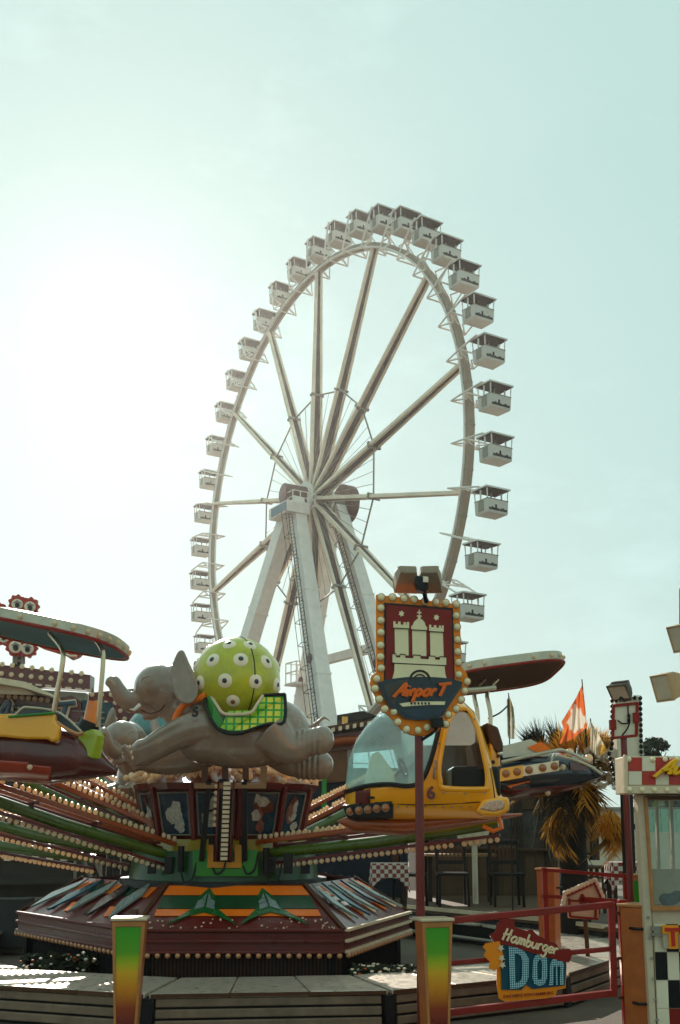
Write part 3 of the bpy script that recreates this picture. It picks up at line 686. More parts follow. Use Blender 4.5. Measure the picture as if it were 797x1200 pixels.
for d in (-1, 1):
    e = MB()
    pr = [(203, 802), (202, 786), (207, 771), (213, 763), (219, 775), (228, 795), (231, 810), (225, 822), (214, 822), (206, 813)]
    o = [E_(x, y, d*(.27+.0022*(y-762)*.6)) for x, y in pr]; e.prism(o, Vector((.0, d*.035, 0)))
    for p_ in range(0): pass
    em = MB(); rim_ = [E_(lerp(x, 214, .0), y, d*(.30+.0013*(y-762))) for x, y in pr]
    em.tube(smoothpath(rim_+[rim_[0]], 4), .02, 8)
    e.merge(em); ee = blob(e, .014, 6); obj('ear', ee, ELE, ele, angle=180)
    eo = obj('eye', MB().ball(E_(171, 801, d*.195), (.026, .024, .040), 12, 9), EYEW, ele)
    obj('pupil', MB().ball(E_(170.2, 801.5, d*.212), (.014, .012, .024), 10, 8), EYEB, eo)
    obj('eyelid', tb(smoothpath([E_(165, 803, d*.18), E_(168, 795, d*.21), E_(175, 793, d*.225), E_(178, 799, d*.23)], 4), .011, 6), ELE, ele)
obj('tusk', tb([E_(164, 826, -.15), E_(157, 832, -.19), E_(152, 831, -.2)], [.022, .016, .004], 8), WHITE, ele)
obj('tusk', tb([E_(164, 826, .15), E_(157, 832, .19), E_(152, 831, .2)], [.022, .016, .004], 8), WHITE, ele)
# ball with white discs
bc = E_(277, 798); br_ = 52*S1
ball = obj('seat_ball', MB().ball(bc, br_, 40, 26), LIME, ele, angle=180)
seam = MB(); seam.tube([bc+Vector((math.sin(a)*.62, -math.cos(a)*.78, 0)).normalized()*br_*1.002*math.cos(t)+Z*br_*1.002*math.sin(t) for a in (.62,) for t in [(-.9+.1*i) for i in range(25)]], .006, 5); obj('ball_seam', seam, BLACK, ball)
def spot(v, r, white_only=False):
    v = v.normalized(); p = bc+v*br_
    o = obj('white_disc', MB().ball(p-v*.012, (r, r, .03), 16, 7, (v.orthogonal().normalized(), v.cross(v.orthogonal()).normalized(), v)), EYEW, ball)
    obj('pupil', MB().ball(p+v*.006, (r*.4, r*.4, .02), 12, 6, (v.orthogonal().normalized(), v.cross(v.orthogonal()).normalized(), v)), EYEB if not white_only else mat('rust stud', (.3, .12, .06), .4), o)
for k in range(9):
    for lat, off, r in ((-.13, 0, .075), (.36, .5, .078), (.82, 0, .072)):
        a = -PI/2+2*PI*(k+off-.22)/9*(1 if lat < .8 else 1)
        if lat > .8 and k % 3 == 2: continue
        spot(Vector((math.cos(a)*math.cos(lat), math.sin(a)*math.cos(lat), math.sin(lat))), r)
for a in (-1.4-.15, -1.4+2.2, -1.4-2.2): spot(Vector((math.cos(a)*.82, math.sin(a)*.82, -.56)), .07, True)
for d in (-.22, .22):
    o = 0 if d < 0 else 1
    for k in range(4): obj('toenail', MB().ball(E_(152.5+k*1.6, 876+o*6+k*6.0, d*1.2-.10+.02*abs(k-1.5)), (.016, .03, .024), 8, 6), CREAM, ele)
obj('mouth_line', tb(smoothpath([E_(166, 832, -.13), E_(175, 836, -.20), E_(187, 833, -.25), E_(193, 826, -.275)], 5), .008, 6), BROWN, ele)
# saddle cloth on both flanks, hugging the body
def flank(px, py, d, o): 
    f = max(0, 1-((px-280)/78)**2-((py-862)/46)**2); return E_(px, py, d*(.375*math.sqrt(f)*.35+.28+o))
for d in (-1, 1):
    sad = [(268, 833), (300, 832), (303, 822), (308, 815), (330, 814), (334, 817), (333, 846), (316, 848), (300, 853), (284, 858), (268, 858), (256, 854), (262, 846)]
    sc = [flank(x, y, d, .03) for x, y in sad]; so2 = obj('saddle_cloth', MB().prism(sc, Vector((0, -d*.05, 0))), PLAID, ele, smooth=False)
    obj('saddle_trim', tb(smoothpath(sc[3:12], 4), .018, 8), BLACK, so2)
    st = [(240, 815), (248, 814), (252, 826), (262, 846), (257, 854), (247, 844), (242, 830)]
    obj('saddle_strap', MB().prism([flank(x, y, d, .045) for x, y in st], Vector((0, -d*.06, 0))), GREEN, ele, smooth=False, bevel=.01)
    obj('strap_trim', tb(smoothpath([flank(x, y, d, .05) for x, y in ((240, 815), (243, 832), (249, 846), (258, 856), (270, 860), (286, 859))], 4), .016, 8), BLACK, so2)
    obj('seat_rim', tb(smoothpath([flank(x, y, d, .04) for x, y in ((247, 815), (254, 826), (262, 836), (280, 837), (294, 835), (302, 824), (308, 815))], 4), .016, 8), CREAM, ele)
    nk = [(241, 814), (234, 818), (222, 822), (213, 829), (206, 840), (203, 851)]
    obj('collar', tb(smoothpath([E_(x, y, d*(.22+.006*(x-200)*.35+.03)) for x, y in nk], 5), [.034]*26, 8), ORG, ele)
def num(txt, px, py, Y, size, m, par, sx=1):
    o = P(px, py, Y); s = MB(); s = type_mb(txt, lambda v: o+Vector((v.x*sx, -v.z, v.y)), size, .006, 0, .012); return obj('number', s, m, par, smooth=False)
num('5', 225, 839.5, YE-.50, .13, BLACK, ele)
# mount under the belly
obj('mount_bracket', bm(P(228, 921, YE-.12), P(312, 921, YE-.12), .09, .055), mat('tan wood', (.30, .20, .12), .6, var=.2), ele, bevel=.005, smooth=False)
for x in (240, 264, 288, 309): obj('mount_post', bm(P(x, 918, YE-.05), P(x, 898, YE-.05), .06, .06, Vector((0, 1, 0))), BROWN if x != 309 else MATS['tan wood'], ele, smooth=False)
# the second elephant, further round the ride with a teal ball
e2 = copy_tree(ele); e2.location = P(145, 874, 12.7)+Vector((.27, .59, -.84)); e2.rotation_euler = (0, 0, math.radians(65)); e2.scale = (.92,)*3
e2['label'] = 'smaller looking grey elephant figure behind the trunk of the large one, with a teal ball'
TB = mat('pale teal ball paint', (.10, .26, .29), .3, var=.25, scale=6, coat=.6)
for ch in e2.children:
    if ch.name.startswith('seat_ball'):
        ch.data = ch.data.copy(); ch.data.materials[0] = TB
        for c2 in list(ch.children): bpy.data.objects.remove(c2, do_unlink=True) if not c2.children else [bpy.data.objects.remove(x, do_unlink=True) for x in list(c2.children)+[c2]]
    elif ch.name.startswith('number'): bpy.data.objects.remove(ch, do_unlink=True)
# ------------------------------------------------------------------ shell helper for the ride cars
def interp(tab, x):
    if x <= tab[0][0]: return tab[0][1]
    for (a, b), (c, d) in zip(tab, tab[1:]):
        if x <= c: return b+(d-b)*(x-a)/(c-a)
    return tab[-1][1]
class Shell:
    def __init__(s, Y, top, bot, wid, e=.6): s.Y, s.top, s.bot, s.wid, s.e = Y, top, bot, wid, e
    def pt(s, px, th, k=1.0):
        t, b = interp(s.top, px), interp(s.bot, px); sn, cs = math.sin(th), math.cos(th)
        py = (t+b)/2-(b-t)/2*math.copysign(abs(sn)**s.e, sn)*k
        return P(px, py, s.Y-interp(s.wid, px)*math.copysign(abs(cs)**s.e, cs)*k), py
    def on(s, px, py, side=1, off=0):
        t, b = interp(s.top, px), interp(s.bot, px); h = max(1e-6, (b-t)/2); f = max(-1, min(1, ((t+b)/2-py)/h))
        sn = abs(f)**(1/s.e); cs = math.sqrt(max(0, 1-sn*sn))**s.e
        return P(px, py, s.Y-side*(interp(s.wid, px)*cs+off))
    def part(s, x0, x1, nu, nv, test):
        def fn(u, v): return s.pt(lerp(x0, x1, u), 2*PI*v)[0]
        def kp(u, v):
            px = lerp(x0, x1, u); th = 2*PI*v; return test(px, s.pt(px, th)[1], math.cos(th) > 0)
        return MB().grid(fn, nu, nv, kp, True)
# ------------------------------------------------------------------ helicopter
YH = 9.75
H = Shell(YH, [(404.5, 926), (406, 905), (410, 886), (418, 866), (430, 849), (445, 836), (462, 828), (485, 822), (520, 819), (542, 821), (556, 834), (566, 856), (573, 878), (579, 903), (583, 926), (592, 936)],
          [(404.5, 945), (410, 957), (420, 961), (460, 962), (560, 962), (585, 960), (592, 950)],
          [(404.5, .05), (408, .16), (415, .27), (430, .38), (450, .46), (480, .50), (540, .50), (570, .45), (592, .36)], .62)
GL = [(400, 926), (400, 800), (519, 800), (519, 830), (515, 850), (510, 872), (504, 893), (497, 910), (488, 919), (474, 921), (455, 919), (430, 921), (412, 926)]
DR = [(516, 917), (514, 903), (517, 880), (522, 855), (529, 839), (537, 831), (547, 832), (555, 842), (562, 862), (567, 884), (571, 905), (571, 921), (566, 925), (521, 924)]
heli = thing('helicopter_car', G(498, YH, P(498, 962, YH).z), 'yellow helicopter ride car numbered 6 with a clear bubble windscreen', 'ride car')
glass_pale = glass('bubble glass', (.70, .94, .95), .03, .34); glass_smoke = glass('smoked brown glass', (.42, .33, .27), .08, .45)
ho = obj('body', H.part(404.5, 592, 120, 96, lambda x, y, n: not inpoly(x, y, GL) and not inpoly(x, y, DR)), YEL, heli, angle=70, solid=.02)
obj('windscreen', H.part(404.5, 520, 60, 96, lambda x, y, n: inpoly(x, y, GL)), glass_pale, heli, angle=180)
obj('far_window', H.part(510, 575, 34, 96, lambda x, y, n: not n and inpoly(x, y, DR)), glass_smoke, heli, angle=180)
for sd in (1, -1):
    obj('windscreen_seal', tb(smoothpath([H.on(x, y, sd, .004) for x, y in ((519, 826), (515, 850), (510, 872), (504, 893), (497, 910), (488, 919), (474, 921), (455, 919), (430, 921), (412, 926), (405.5, 928))], 4), .022, 8), BLACK, heli)
    dd = [(516, 917), (514, 903), (517, 880), (522, 855), (529, 839), (537, 831), (547, 832), (555, 842), (562, 862), (567, 884), (571, 905), (571, 921), (566, 925), (521, 924), (516, 917)]
    df = obj('door_frame', tb(smoothpath([H.on(x, y, sd, .0) for x, y in dd], 4), .026, 8), YEL, heli)
    obj('door_seal', tb(smoothpath([H.on(lerp(x, 543, .045), lerp(y, 880, .03), sd, -.012) for x, y in dd], 4), .014, 8), BLACK, df)
obj('cabin_floor', MB().prism([P(430, 936, YH-.4), P(575, 936, YH-.34), P(575, 936, YH+.34), P(430, 936, YH+.4)], Vector((0, 0, .02))), BLACK, heli, smooth=False)
obj('bench', MB().box(P(530, 935, YH-.36), P(573, 903, YH+.36)), BLACK, heli, bevel=.03)
obj('bench_back', MB().prism([P(572, 905, YH-.36), P(560, 905, YH-.36), P(556, 870, YH-.34), P(563, 870, YH-.34)], Vector((0, .7, 0))), mat('brown upholstery', (.12, .08, .06), .7), heli, smooth=False, bevel=.01)
obj('dashboard', MB().prism([P(424, 934, YH-.3), P(466, 934, YH-.38), P(462, 905, YH-.3), P(444, 880, YH-.2), P(436, 882, YH-.2)], Vector((0, .55, 0))), mat('pale cream plastic', (.62, .62, .54), .5), heli, bevel=.02)
sw = P(472, 899, YH-.1); swd = Vector((.9, -.35, .35)).normalized()
q = swd.orthogonal().normalized(); q2 = swd.cross(q)
obj('steering_wheel', tb([sw+(q*math.cos(t*PI/10)+q2*math.sin(t*PI/10))*.082 for t in range(20)], .012, 6, close=True), BLACK, heli)
obj('steering_column', tb([sw, sw-swd*.16-Z*.1], .016, 8), BLACK, heli)
# bumper with lamps at the nose
bp_ = [(406, 941), (459, 937), (461, 954), (408, 962)]
lb = obj('lamp_bar', H.part(404.5, 461, 34, 96, lambda x, y, n: 943-.05*(x-405) < y < 960-.06*(x-405)), DARK, heli, angle=70, solid=-.025)
lm = mat('amber lamp glass', (.35, .16, .05), .15, coat=1)
for i in range(5):
    x = 411+i*10.2; c = H.on(x, 951-i*1.1, 1, .04); nn = Vector((-.25+.05*i, -1, 0)).normalized()
    o = obj('lamp', tb([c, c+nn*.03], .036, 14), GREY, lb); obj('lens', MB().ball(c+nn*.028, (.032, .02, .032), 12, 8), lm, o)
st = obj('maroon_band', H.part(417, 434, 14, 96, lambda x, y, n: y > 925 and y < 962), BURG, heli, angle=180, solid=-.006)
# winglet with tail lamp
wl = [(558, 951), (566, 937), (590, 934), (597, 934), (598, 950), (585, 957), (566, 956)]
wo_ = obj('winglet', MB().prism([P(x, y, YH-.52) for x, y in wl], Vector((0, .22, 0))), YEL, heli, bevel=.025)
hl = [(562, 948), (572, 939), (586, 937), (592, 940), (591, 948), (578, 951)]
obj('tail_lamp', MB().prism([P(x, y, YH-.535) for x, y in hl], Vector((0, .05, 0))), mat('ribbed lamp glass', (.5, .38, .3), .12, var=.4, scale=40, coat=1), wo_, bevel=.012)
num('6', 500, 936, YH-.512, .15, BURG, heli)
hull = Shell(YH+.1, [(395, 962), (410, 955), (590, 953), (612, 953)], [(395, 963), (415, 976), (470, 980), (560, 966), (612, 956)], [(395, .05), (430, .32), (560, .36), (612, .1)], .8)
obj('under_hull', hull.part(395, 612, 40, 32, lambda *a: True), RAIL, heli, angle=180)
seamm = mat('dark panel gap', (.05, .03, .015), .6)
for ln in ([(440, 940), (480, 943), (508, 943), (560, 940), (588, 938)], [(574, 900), (578, 920), (580, 938)]):
    obj('panel_gap', tb(smoothpath([H.on(x, y, 1, .001) for x, y in ln], 4), .005, 5), seamm, heli)
rv = MB().ball((0, 0, 0), (.009, .006, .009), 8, 5).mesh('rivet', GREY)
for k in range(14): inst('rivet', rv, heli, H.on(446+k*10.5, 945.5-.0*k, 1, .003))
for x, y in ((511, 900), (515, 871), (525, 840), (573, 896), (566, 868), (556, 843), (520, 929), (545, 930), (568, 929)): inst('rivet', rv, heli, H.on(x, y, 1, .028))
obj('grab_handle', tb(smoothpath([H.on(509, 912, 1, .0), H.on(508.5, 908, 1, .05), H.on(509.5, 896, 1, .05), H.on(510.5, 892, 1, 0)], 4), .010, 6), GREY, heli)
obj('lap_belt', tb(smoothpath([P(532, 903, YH-.2), P(545, 899, YH-.24), P(556, 902, YH-.2)], 5), .014, 5), mat('grey webbing', (.2, .2, .2), .8), heli)
# engine bracket behind the cabin
for pts, m, nm in (([(574, 868), (586, 880), (587, 905), (580, 925), (574, 915)], YEL, 'engine_mount'), ([(569, 846), (584, 852), (590, 872), (583, 890), (576, 880)], BROWN, 'engine_block')):
    obj(nm, MB().prism([P(x, y, YH-.16) for x, y in pts], Vector((0, .36, 0))), m, heli, bevel=.02)
for x, y in ((578, 893), (584, 886), (579, 906), (585, 900)): obj('bolt', tb([P(x, y, YH-.16), P(x, y, YH-.185)], .018, 8), BROWN, heli)
obj('tow_eye', tb([P(584, 958, YH-.3), P(588, 970, YH-.3), P(578, 974, YH-.28), P(566, 968, YH-.26)], .02, 8), ORG, heli)
# ------------------------------------------------------------------ canopies
def canopy(root, c, ax, ay, a, b_, h, mtop, mside, munder, nb, edge, e=3.2):
    up = ax.cross(ay).normalized(); up = up if up.z > 0 else -up
    n = 56; ol = []
    for i in range(n):
        t = 2*PI*i/n; cs, sn = math.cos(t), math.sin(t)
        ol.append(c+ax*a*math.copysign(abs(cs)**(2/e), cs)+ay*b_*math.copysign(abs(sn)**(2/e), sn))
    rimm = MB(); vs = []
    for k, z in ((1, 0), (1, h), (.975, h), (.975, 0)): vs += [c+(p-c)*k+up*z for p in ol]
    rimm.add(vs, [(r*n+i, r*n+(i+1) % n, ((r+1) % 4)*n+(i+1) % n, ((r+1) % 4)*n+i) for r in range(4) for i in range(n)])
    ro = obj('canopy_rim', rimm, mside, root, angle=30)
    top = MB(); top.add([c+(p-c)*.985+up*(h*.8) for p in ol]+[c+(p-c)*.5+up*(h+.06) for p in ol]+[c+up*(h+.08)], [(i, (i+1) % n, n+(i+1) % n, n+i) for i in range(n)]+[(n+i, n+(i+1) % n, 2*n) for i in range(n)])
    obj('canopy_top', top, mtop, root)
    un = MB(); un.add([c+(p-c)*.98+up*.004 for p in ol]+[c+(p-c)*.6+up*.05 for p in ol]+[c+up*.06], [(i, (i+1) % n, n+(i+1) % n, n+i) for i in range(n)]+[(n+i, n+(i+1) % n, 2*n) for i in range(n)])
    obj('canopy_lining', un, munder, root)
    ed = MB(); ed.tube([c+(p-c)*1.004-up*.0 for p in ol], .018, 6, close=True); obj('canopy_edge', ed, edge, root)
    me = MB().ball((0, 0, 0), .024, 10, 7).mesh('bulb', BULB)
    for i in range(nb):
        p = ol[int(i*n/nb)]; inst('canopy_bulb', me, root, c+(p-c)*1.01+up*h*.5)
    return up
YL = 9.55
NAVL = mat('navy canopy lining', (.10, .30, .44), .5, var=.25, scale=4)
RIMM = mat('worn silver rim', (.50, .52, .48), .35, .35, var=.2, scale=6, dirt=.2)
car1 = thing('boat_car', G(20, YL, P(20, 958, YL).z), 'yellow and burgundy ride car under a navy lined canopy at the left edge', 'ride car')
axL = Vector((1.0, .0, -.20)).normalized(); ayL = Vector((.03, 1, -.02)).normalized()
canopy(car1, P(48, 746, YL), axL, ayL, .775, .62, .10, RIMM, RIMM, NAVL, 28, RED)
hb = Shell(YL, [(-130, 850), (-60, 842), (30, 846), (80, 852), (110, 868), (136, 900)], [(-130, 872), (-80, 895), (0, 914), (60, 919), (100, 914), (136, 908)], [(-130, .1), (-70, .42), (30, .52), (90, .46), (136, .10)], .7)
BH = mat('dark burgundy hull', (.13, .02, .018), .22, var=.3, scale=3, coat=.7, dirt=.1)
obj('hull', hb.part(-130, 136, 70, 56, lambda *a: True), BH, car1, angle=180)
obj('hull_flash', hb.part(-130, 60, 50, 90, lambda x, y, n: y > 889+.10*x+.0009*max(0, x+60)**2*.3), mat('rust red flash', (.36, .06, .02), .22, coat=.7), car1, angle=180, solid=-.006)
ye = [(-120, 838), (0, 838), (64, 836), (64, 846), (70, 851), (68, 867), (60, 870), (56, 866), (30, 866), (0, 863), (-120, 861)]
ywp = obj('side_panel', MB().prism([P(x, y, YL-.56) for x, y in ye], Vector((0, .10, 0))), YEL, car1, bevel=.02)
obj('side_panel', MB().prism([P(x, y, YL+.56) for x, y in ye], Vector((0, -.10, 0))), YEL, car1, bevel=.02)
obj('green_trim', tb([P(10, 840, YL-.57), P(64, 835.5, YL-.57)], .012, 6), GREEN, car1)
obj('deck', MB().prism([P(-110, 846, YL-.5), P(70, 846, YL-.48), P(70, 846, YL+.48), P(-110, 846, YL+.5)], Vector((0, 0, .015))), BH, car1, smooth=False)
ws = [(18, 838), (26, 830), (34, 829), (64, 833), (80, 843), (94, 856), (90, 860), (66, 846)]
for dY in (-.42, .42): obj('side_window', MB().prism([P(x, y, YL+dY) for x, y in ws], Vector((0, .02, 0))), glass('dark car glass%d' % (dY > 0), (.1, .13, .16), .05, .6), car1, smooth=False)
obj('window_trim', tb(smoothpath([P(x, y, YL-.43) for x, y in ((16, 840), (26, 830), (35, 829), (64, 833), (80, 843), (95, 857))], 4), .011, 6), RIMM, car1)
obj('nose_trim', tb(smoothpath([P(x, y, YL-.5) for x, y in ((66, 846), (76, 853), (90, 860), (98, 859))], 4), .018, 6), mat('copper trim', (.5, .3, .18), .3, .7), car1)
for px0, px1, px2 in ((60, 74, 66), (115, 121, 114)):
    for dY in (-.46, .40):
        k = 1 if dY < 0 else -1
        obj('canopy_post', tb(smoothpath([P(px0, 852, YL+dY*.9), P((px0+px1)/2, 812, YL+dY*.95), P(px1, 772, YL+dY*.95), P(px1-3, 758, YL+dY*.8), P(px2-8, 742, YL+dY*.45)], 6), .022, 8), mat('chrome post', (.55, .5, .42), .25, .9), car1)
obj('beacon_lamp', tb([P(105, 852, YL-.1), P(110, 822, YL-.1)], [.07, .055], 14), mat('amber beacon', (.80, .28, .04), .3, sss=.2, coat=.6), car1)
obj('beacon_base', tb([P(101, 858, YL-.1), P(106, 846, YL-.1)], [.10, .09], 14), BLACK, car1)
obj('tail_fin', MB().prism([P(x, y, YL-.36) for x, y in ((91, 860), (108, 854), (113, 862), (108, 889), (90, 880))], Vector((.05, .12, 0))), mat('lime fin paint', (.35, .45, .02), .25, coat=.6), car1, bevel=.01)
for x, y in ((70, 851), (67, 868), (35, 899)): obj('stud_lamp', MB().ball(hb.on(x, y, 1, .02), .024, 10, 7), BULB, car1)
# right hand car
YR = 12.4
car2 = thing('plane_car', G(640, YR, P(640, 935, YR).z), 'dark navy ride car with flank lamps, under a small grey canopy', 'ride car')
axR = Vector((1.0, 0, .13)).normalized(); ayR = Vector((-.05, 1, -.09)).normalized()
canopy(car2, P(588, 795, YR), axR, ayR, .66, .70, .11, RIMM, RIMM, mat('brown canopy lining', (.14, .10, .085), .55, var=.25, scale=4), 18, RED, 4.2)
hr = Shell(YR, [(560, 884), (600, 880), (640, 880), (670, 884), (692, 896), (707, 908)], [(560, 928), (600, 938), (650, 932), (680, 922), (707, 910)], [(560, .40), (620, .50), (660, .40), (690, .22), (707, .03)], .75)
obj('hull', hr.part(560, 707, 60, 56, lambda *a: True), NAVY, car2, angle=180)
obj('keel_band', hr.part(560, 690, 40, 90, lambda x, y, n: y > 924-.06*(x-600)), BH, car2, angle=180, solid=-.006)
lbp = [(586, 902), (655, 891), (655, 903), (586, 914)]
lo_ = obj('lamp_panel', MB().prism([P(x, y, YR-.57) for x, y in lbp], Vector((0, .14, 0))), EYEW, car2, smooth=False)
obj('lamp_panel', MB().prism([P(x, y, YR-.58) for x, y in ((585, 901), (613, 896.5), (613, 911), (585, 916))], Vector((0, .14, 0))), YEL, car2, smooth=False)
for i, x in enumerate((593, 606, 620, 636, 650)):
    c = P(x, 907-(x-590)*.155, YR-.58); obj('flank_lamp', MB().ball(c, (.045, .03, .045), 12, 8), lm, lo_)
obj('orange_arrow', MB().prism([hr.on(x, y, 1, .012) for x, y in ((594, 921), (622, 915), (608, 929))], Vector((0, .02, 0))), ORG, car2, smooth=False)
SCRN = mat('pale windscreen panel', (.52, .55, .52), .35, coat=.4, var=.1)
wp = [(589, 891), (590, 874), (622, 866), (640, 877), (644, 886), (620, 890)]
for dY in (-.36, .3): obj('windscreen', MB().prism([P(x, y, YR+dY) for x, y in wp], Vector((0, .04, 0))), SCRN, car2, bevel=.01)
obj('orange_corner', MB().prism([P(x, y, YR-.38) for x, y in ((618, 876), (634, 869), (646, 878), (630, 882))], Vector((0, .03, 0))), ORG, car2, smooth=False)
obj('deck_trim', tb(smoothpath([P(x, y, YR-.48) for x, y in ((588, 893), (620, 886), (650, 880), (662, 880), (690, 892))], 4), .02, 8), RIMM, car2)
obj('nose_trim', tb(smoothpath([P(x, y, YR-.42) for x, y in ((650, 884), (646, 893), (650, 902), (660, 899))], 4), .016, 6), RIMM, car2)
obj('nose_trim', tb(smoothpath([P(x, y, YR-.40) for x, y in ((652, 885), (672, 890), (692, 898), (706, 908))], 4), .016, 6), RIMM, car2)
obj('bonnet_vent', MB().prism([hr.on(x, y, 1, .02) for x, y in ((668, 893), (686, 898), (690, 904), (668, 902))], Vector((0, .04, 0))), BH, car2, smooth=False)
for x, y in ((660, 899), (642, 929)): obj('stud_lamp', MB().ball(hr.on(x, y, 1, .02), .035, 10, 7), BULB, car2)
for x in (668, 690): obj('bonnet_lamp', MB().ball(P(x, 882+.3*(x-668), YR-.2), .05, 10, 7), BULB, car2)
for px in (560, 575):
    for dY in (-.4, .4): obj('canopy_post', tb(smoothpath([P(px-2, 890, YR+dY), P(px, 840, YR+dY), P(px-4, 812, YR+dY*.8), P(px+8, 796, YR+dY*.5)], 5), .024, 8), MATS['chrome post'], car2)
obj('handrail', tb(smoothpath([P(548, 809, YR-.6), P(565, 808, YR-.62), P(581, 806, YR-.6)], 4), .03, 8), RIMM, car2)
# ------------------------------------------------------------------ bollards with printed colour panels
WOODO = mat('varnished orange wood', (.42, .16, .05), .4, var=.22, scale=6, bump=.1, coat=.3, dirt=.12)
WOODF = mat('tan wood frame', (.45, .24, .10), .45, var=.2, scale=9, coat=.2, dirt=.1)
def gradient_mat():
    m = mat('printed colour panel', (.5, .3, .1), .3, coat=.4); t, b = nodes(m)
    co = t.nodes.new('ShaderNodeTexCoord'); s = t.nodes.new('ShaderNodeSeparateXYZ'); t.links.new(co.outputs['Object'], s.inputs[0])
    n = t.nodes.new('ShaderNodeTexNoise'); n.inputs['Scale'].default_value = 6; t.links.new(co.outputs['Object'], n.inputs['Vector'])
    ad = t.nodes.new('ShaderNodeMath'); ad.operation = 'MULTIPLY_ADD'; ad.inputs[1].default_value = .06; t.links.new(n.outputs['Fac'], ad.inputs[0]); t.links.new(s.outputs['Z'], ad.inputs[2])
    r = t.nodes.new('ShaderNodeMapRange'); r.inputs['From Min'].default_value = .10; r.inputs['From Max'].default_value = .93; t.links.new(ad.outputs[0], r.inputs['Value'])
    c = t.nodes.new('ShaderNodeValToRGB'); e = c.color_ramp.elements
    e[0].position = .08; e[0].color = (.10, .012, .015, 1); e[1].position = 1; e[1].color = (.03, .30, .01, 1)
    for p, k in ((.30, (.30, .04, .01, 1)), (.46, (.66, .22, .01, 1)), (.60, (.72, .36, .015, 1)), (.68, (.40, .42, .01, 1)), (.76, (.10, .32, .01, 1))):
        q = e.new(p); q.color = k
    t.links.new(r.outputs[0], c.inputs[0]); t.links.new(c.outputs[0], b.inputs['Base Color']); return m
PANM = gradient_mat(); CAPM = mat('pale metal cap', (.6, .55, .46), .35, .4, var=.1)
def bollard(loc, rot, label, h=.93, w0=.145, w1=.24, dp=.17, cap=CAPM, hinge=False):
    t = thing('colour_bollard', loc, label, 'bollard', 'colour panel bollards at the ride entrance')
    X, Yv = Vector((1, 0, 0)), Vector((0, 1, 0)); o = Vector(loc)
    b = MB(); b.add([o+Vector((s*w_/2, y, z)) for z, w_ in ((0, w0), (h, w1)) for s, y in ((-1, -dp/2), (1, -dp/2), (1, dp/2), (-1, dp/2))], [(3, 2, 1, 0), (4, 5, 6, 7), (0, 1, 5, 4), (1, 2, 6, 5), (2, 3, 7, 6), (3, 0, 4, 7)])
    bo_ = obj('body', b, WOODO, t, bevel=.008, smooth=False)
    k = .78
    def wz(z): return lerp(w0, w1, z/h)
    obj('panel', MB().prism([o+Vector((s*wz(z)/2*k, -dp/2-.006, z)) for s, z in ((-1, .06), (1, .06), (1, h-.045), (-1, h-.045))], Vector((0, .012, 0))), PANM, t, smooth=False)
    for s in (-1, 1): obj('frame_strip', MB().prism([o+Vector((s*wz(z)/2*q, -dp/2-.014, z)) for q, z in ((k, .0), (1.0, .0), (1.0, h-.002), (k, h-.002))], Vector((0, .0135, 0))), WOODF, t, bevel=.004, smooth=False)
    obj('frame_strip', MB().prism([o+Vector((x*wz(h)/2*k, -dp/2-.013, z)) for x, z in ((-1, h-.04), (1, h-.04), (1, h-.003), (-1, h-.003))], Vector((0, .0125, 0))), WOODF, t, smooth=False)
    obj('cap', MB().box(o+Vector((-w1/2-.012, -dp/2-.025, h)), o+Vector((w1/2+.012, dp/2+.02, h+.022))), cap, t, bevel=.005)
    if hinge:
        for z in (h*.28, h*.84): obj('hinge', tb([o+Vector((-w1/2-.01, .02, z)), o+Vector((-w1/2-.045, -.04, z)), o+Vector((-w1/2-.01, -.09, z))], .012, 6), BLACK, t)
    t.rotation_euler = (0, 0, rot); return t
bollard(G(156.5, 8.0), math.radians(4), 'colour panel bollard standing alone in front of the carousel steps')
bollard(G(506, 8.0), math.radians(14), 'colour panel bollard under the pole of the crest sign', h=.925, w1=.235, w0=.15)
bollard(G(744, 8.5), math.radians(48), 'colour panel bollard beside the ticket booth, wide wooden side showing', h=.99, w1=.23, w0=.21, dp=.21, cap=WOODF, hinge=True)
bollard(G(748.5, 10.6), math.radians(-62), 'far colour panel bollard half hidden behind the ticket booth', h=1.13, w1=.22, w0=.2, dp=.18, cap=WOODF)
bollard(G(640, 11.6), math.radians(150), 'red and orange wooden bollard in front of the palm trunk', h=1.15, w1=.2, w0=.17, dp=.16, cap=WOODF, hinge=True)
# ------------------------------------------------------------------ gate with the fair's sign
def gY(px): return 8.1+(px-522)/194*.42
def gp(px, py, off=0): return P(px, py, gY(px)-off)
gate = thing('red_gate', G(522, gY(522)), 'open red tube gate frame between the two bollards, carrying the painted fair sign', 'gate')
for a, b, w_ in (((500, 1081.5), (717, 1060), .05), ((522, 1187), (718, 1163.5), .05), ((522, 1129), (716, 1112), .036)):
    obj('rail', bm(gp(*a), gp(*b), w_, w_), RED, gate, bevel=.006, smooth=False)
obj('upright', bm(gp(716.5, 1057), gp(719.5, 1168), .05, .05, Vector((0, 1, 0))), RED, gate, bevel=.006, smooth=False)
obj('upright', bm(gp(521, 1082), gp(521, 1195), .045, .045, Vector((0, 1, 0))), RED, gate, bevel=.006, smooth=False)
gpost = thing('gate_post', G(726, 8.75), 'thick dark red steel post between the gate and the wooden bollard', 'post')
gpo = obj('post', bm(G(725.5, 8.72), G(725.5, 8.72)+Z*1.03, .075, .075, Vector((0, 1, 0))), RED, gpost, bevel=.01, smooth=False)
for z in (.25, .55, .9): obj('latch', tb([G(722, 8.66, z), G(722, 8.66, z+.03), G(717, 8.62, z+.03)], .012, 6), BROWN, gpost)
SIGNO = mat('sign orange print', (.86, .30, .012), .5, var=.06, scale=8)
SIGNB = mat('sign burgundy print', (.27, .025, .013), .5, var=.12, scale=8)
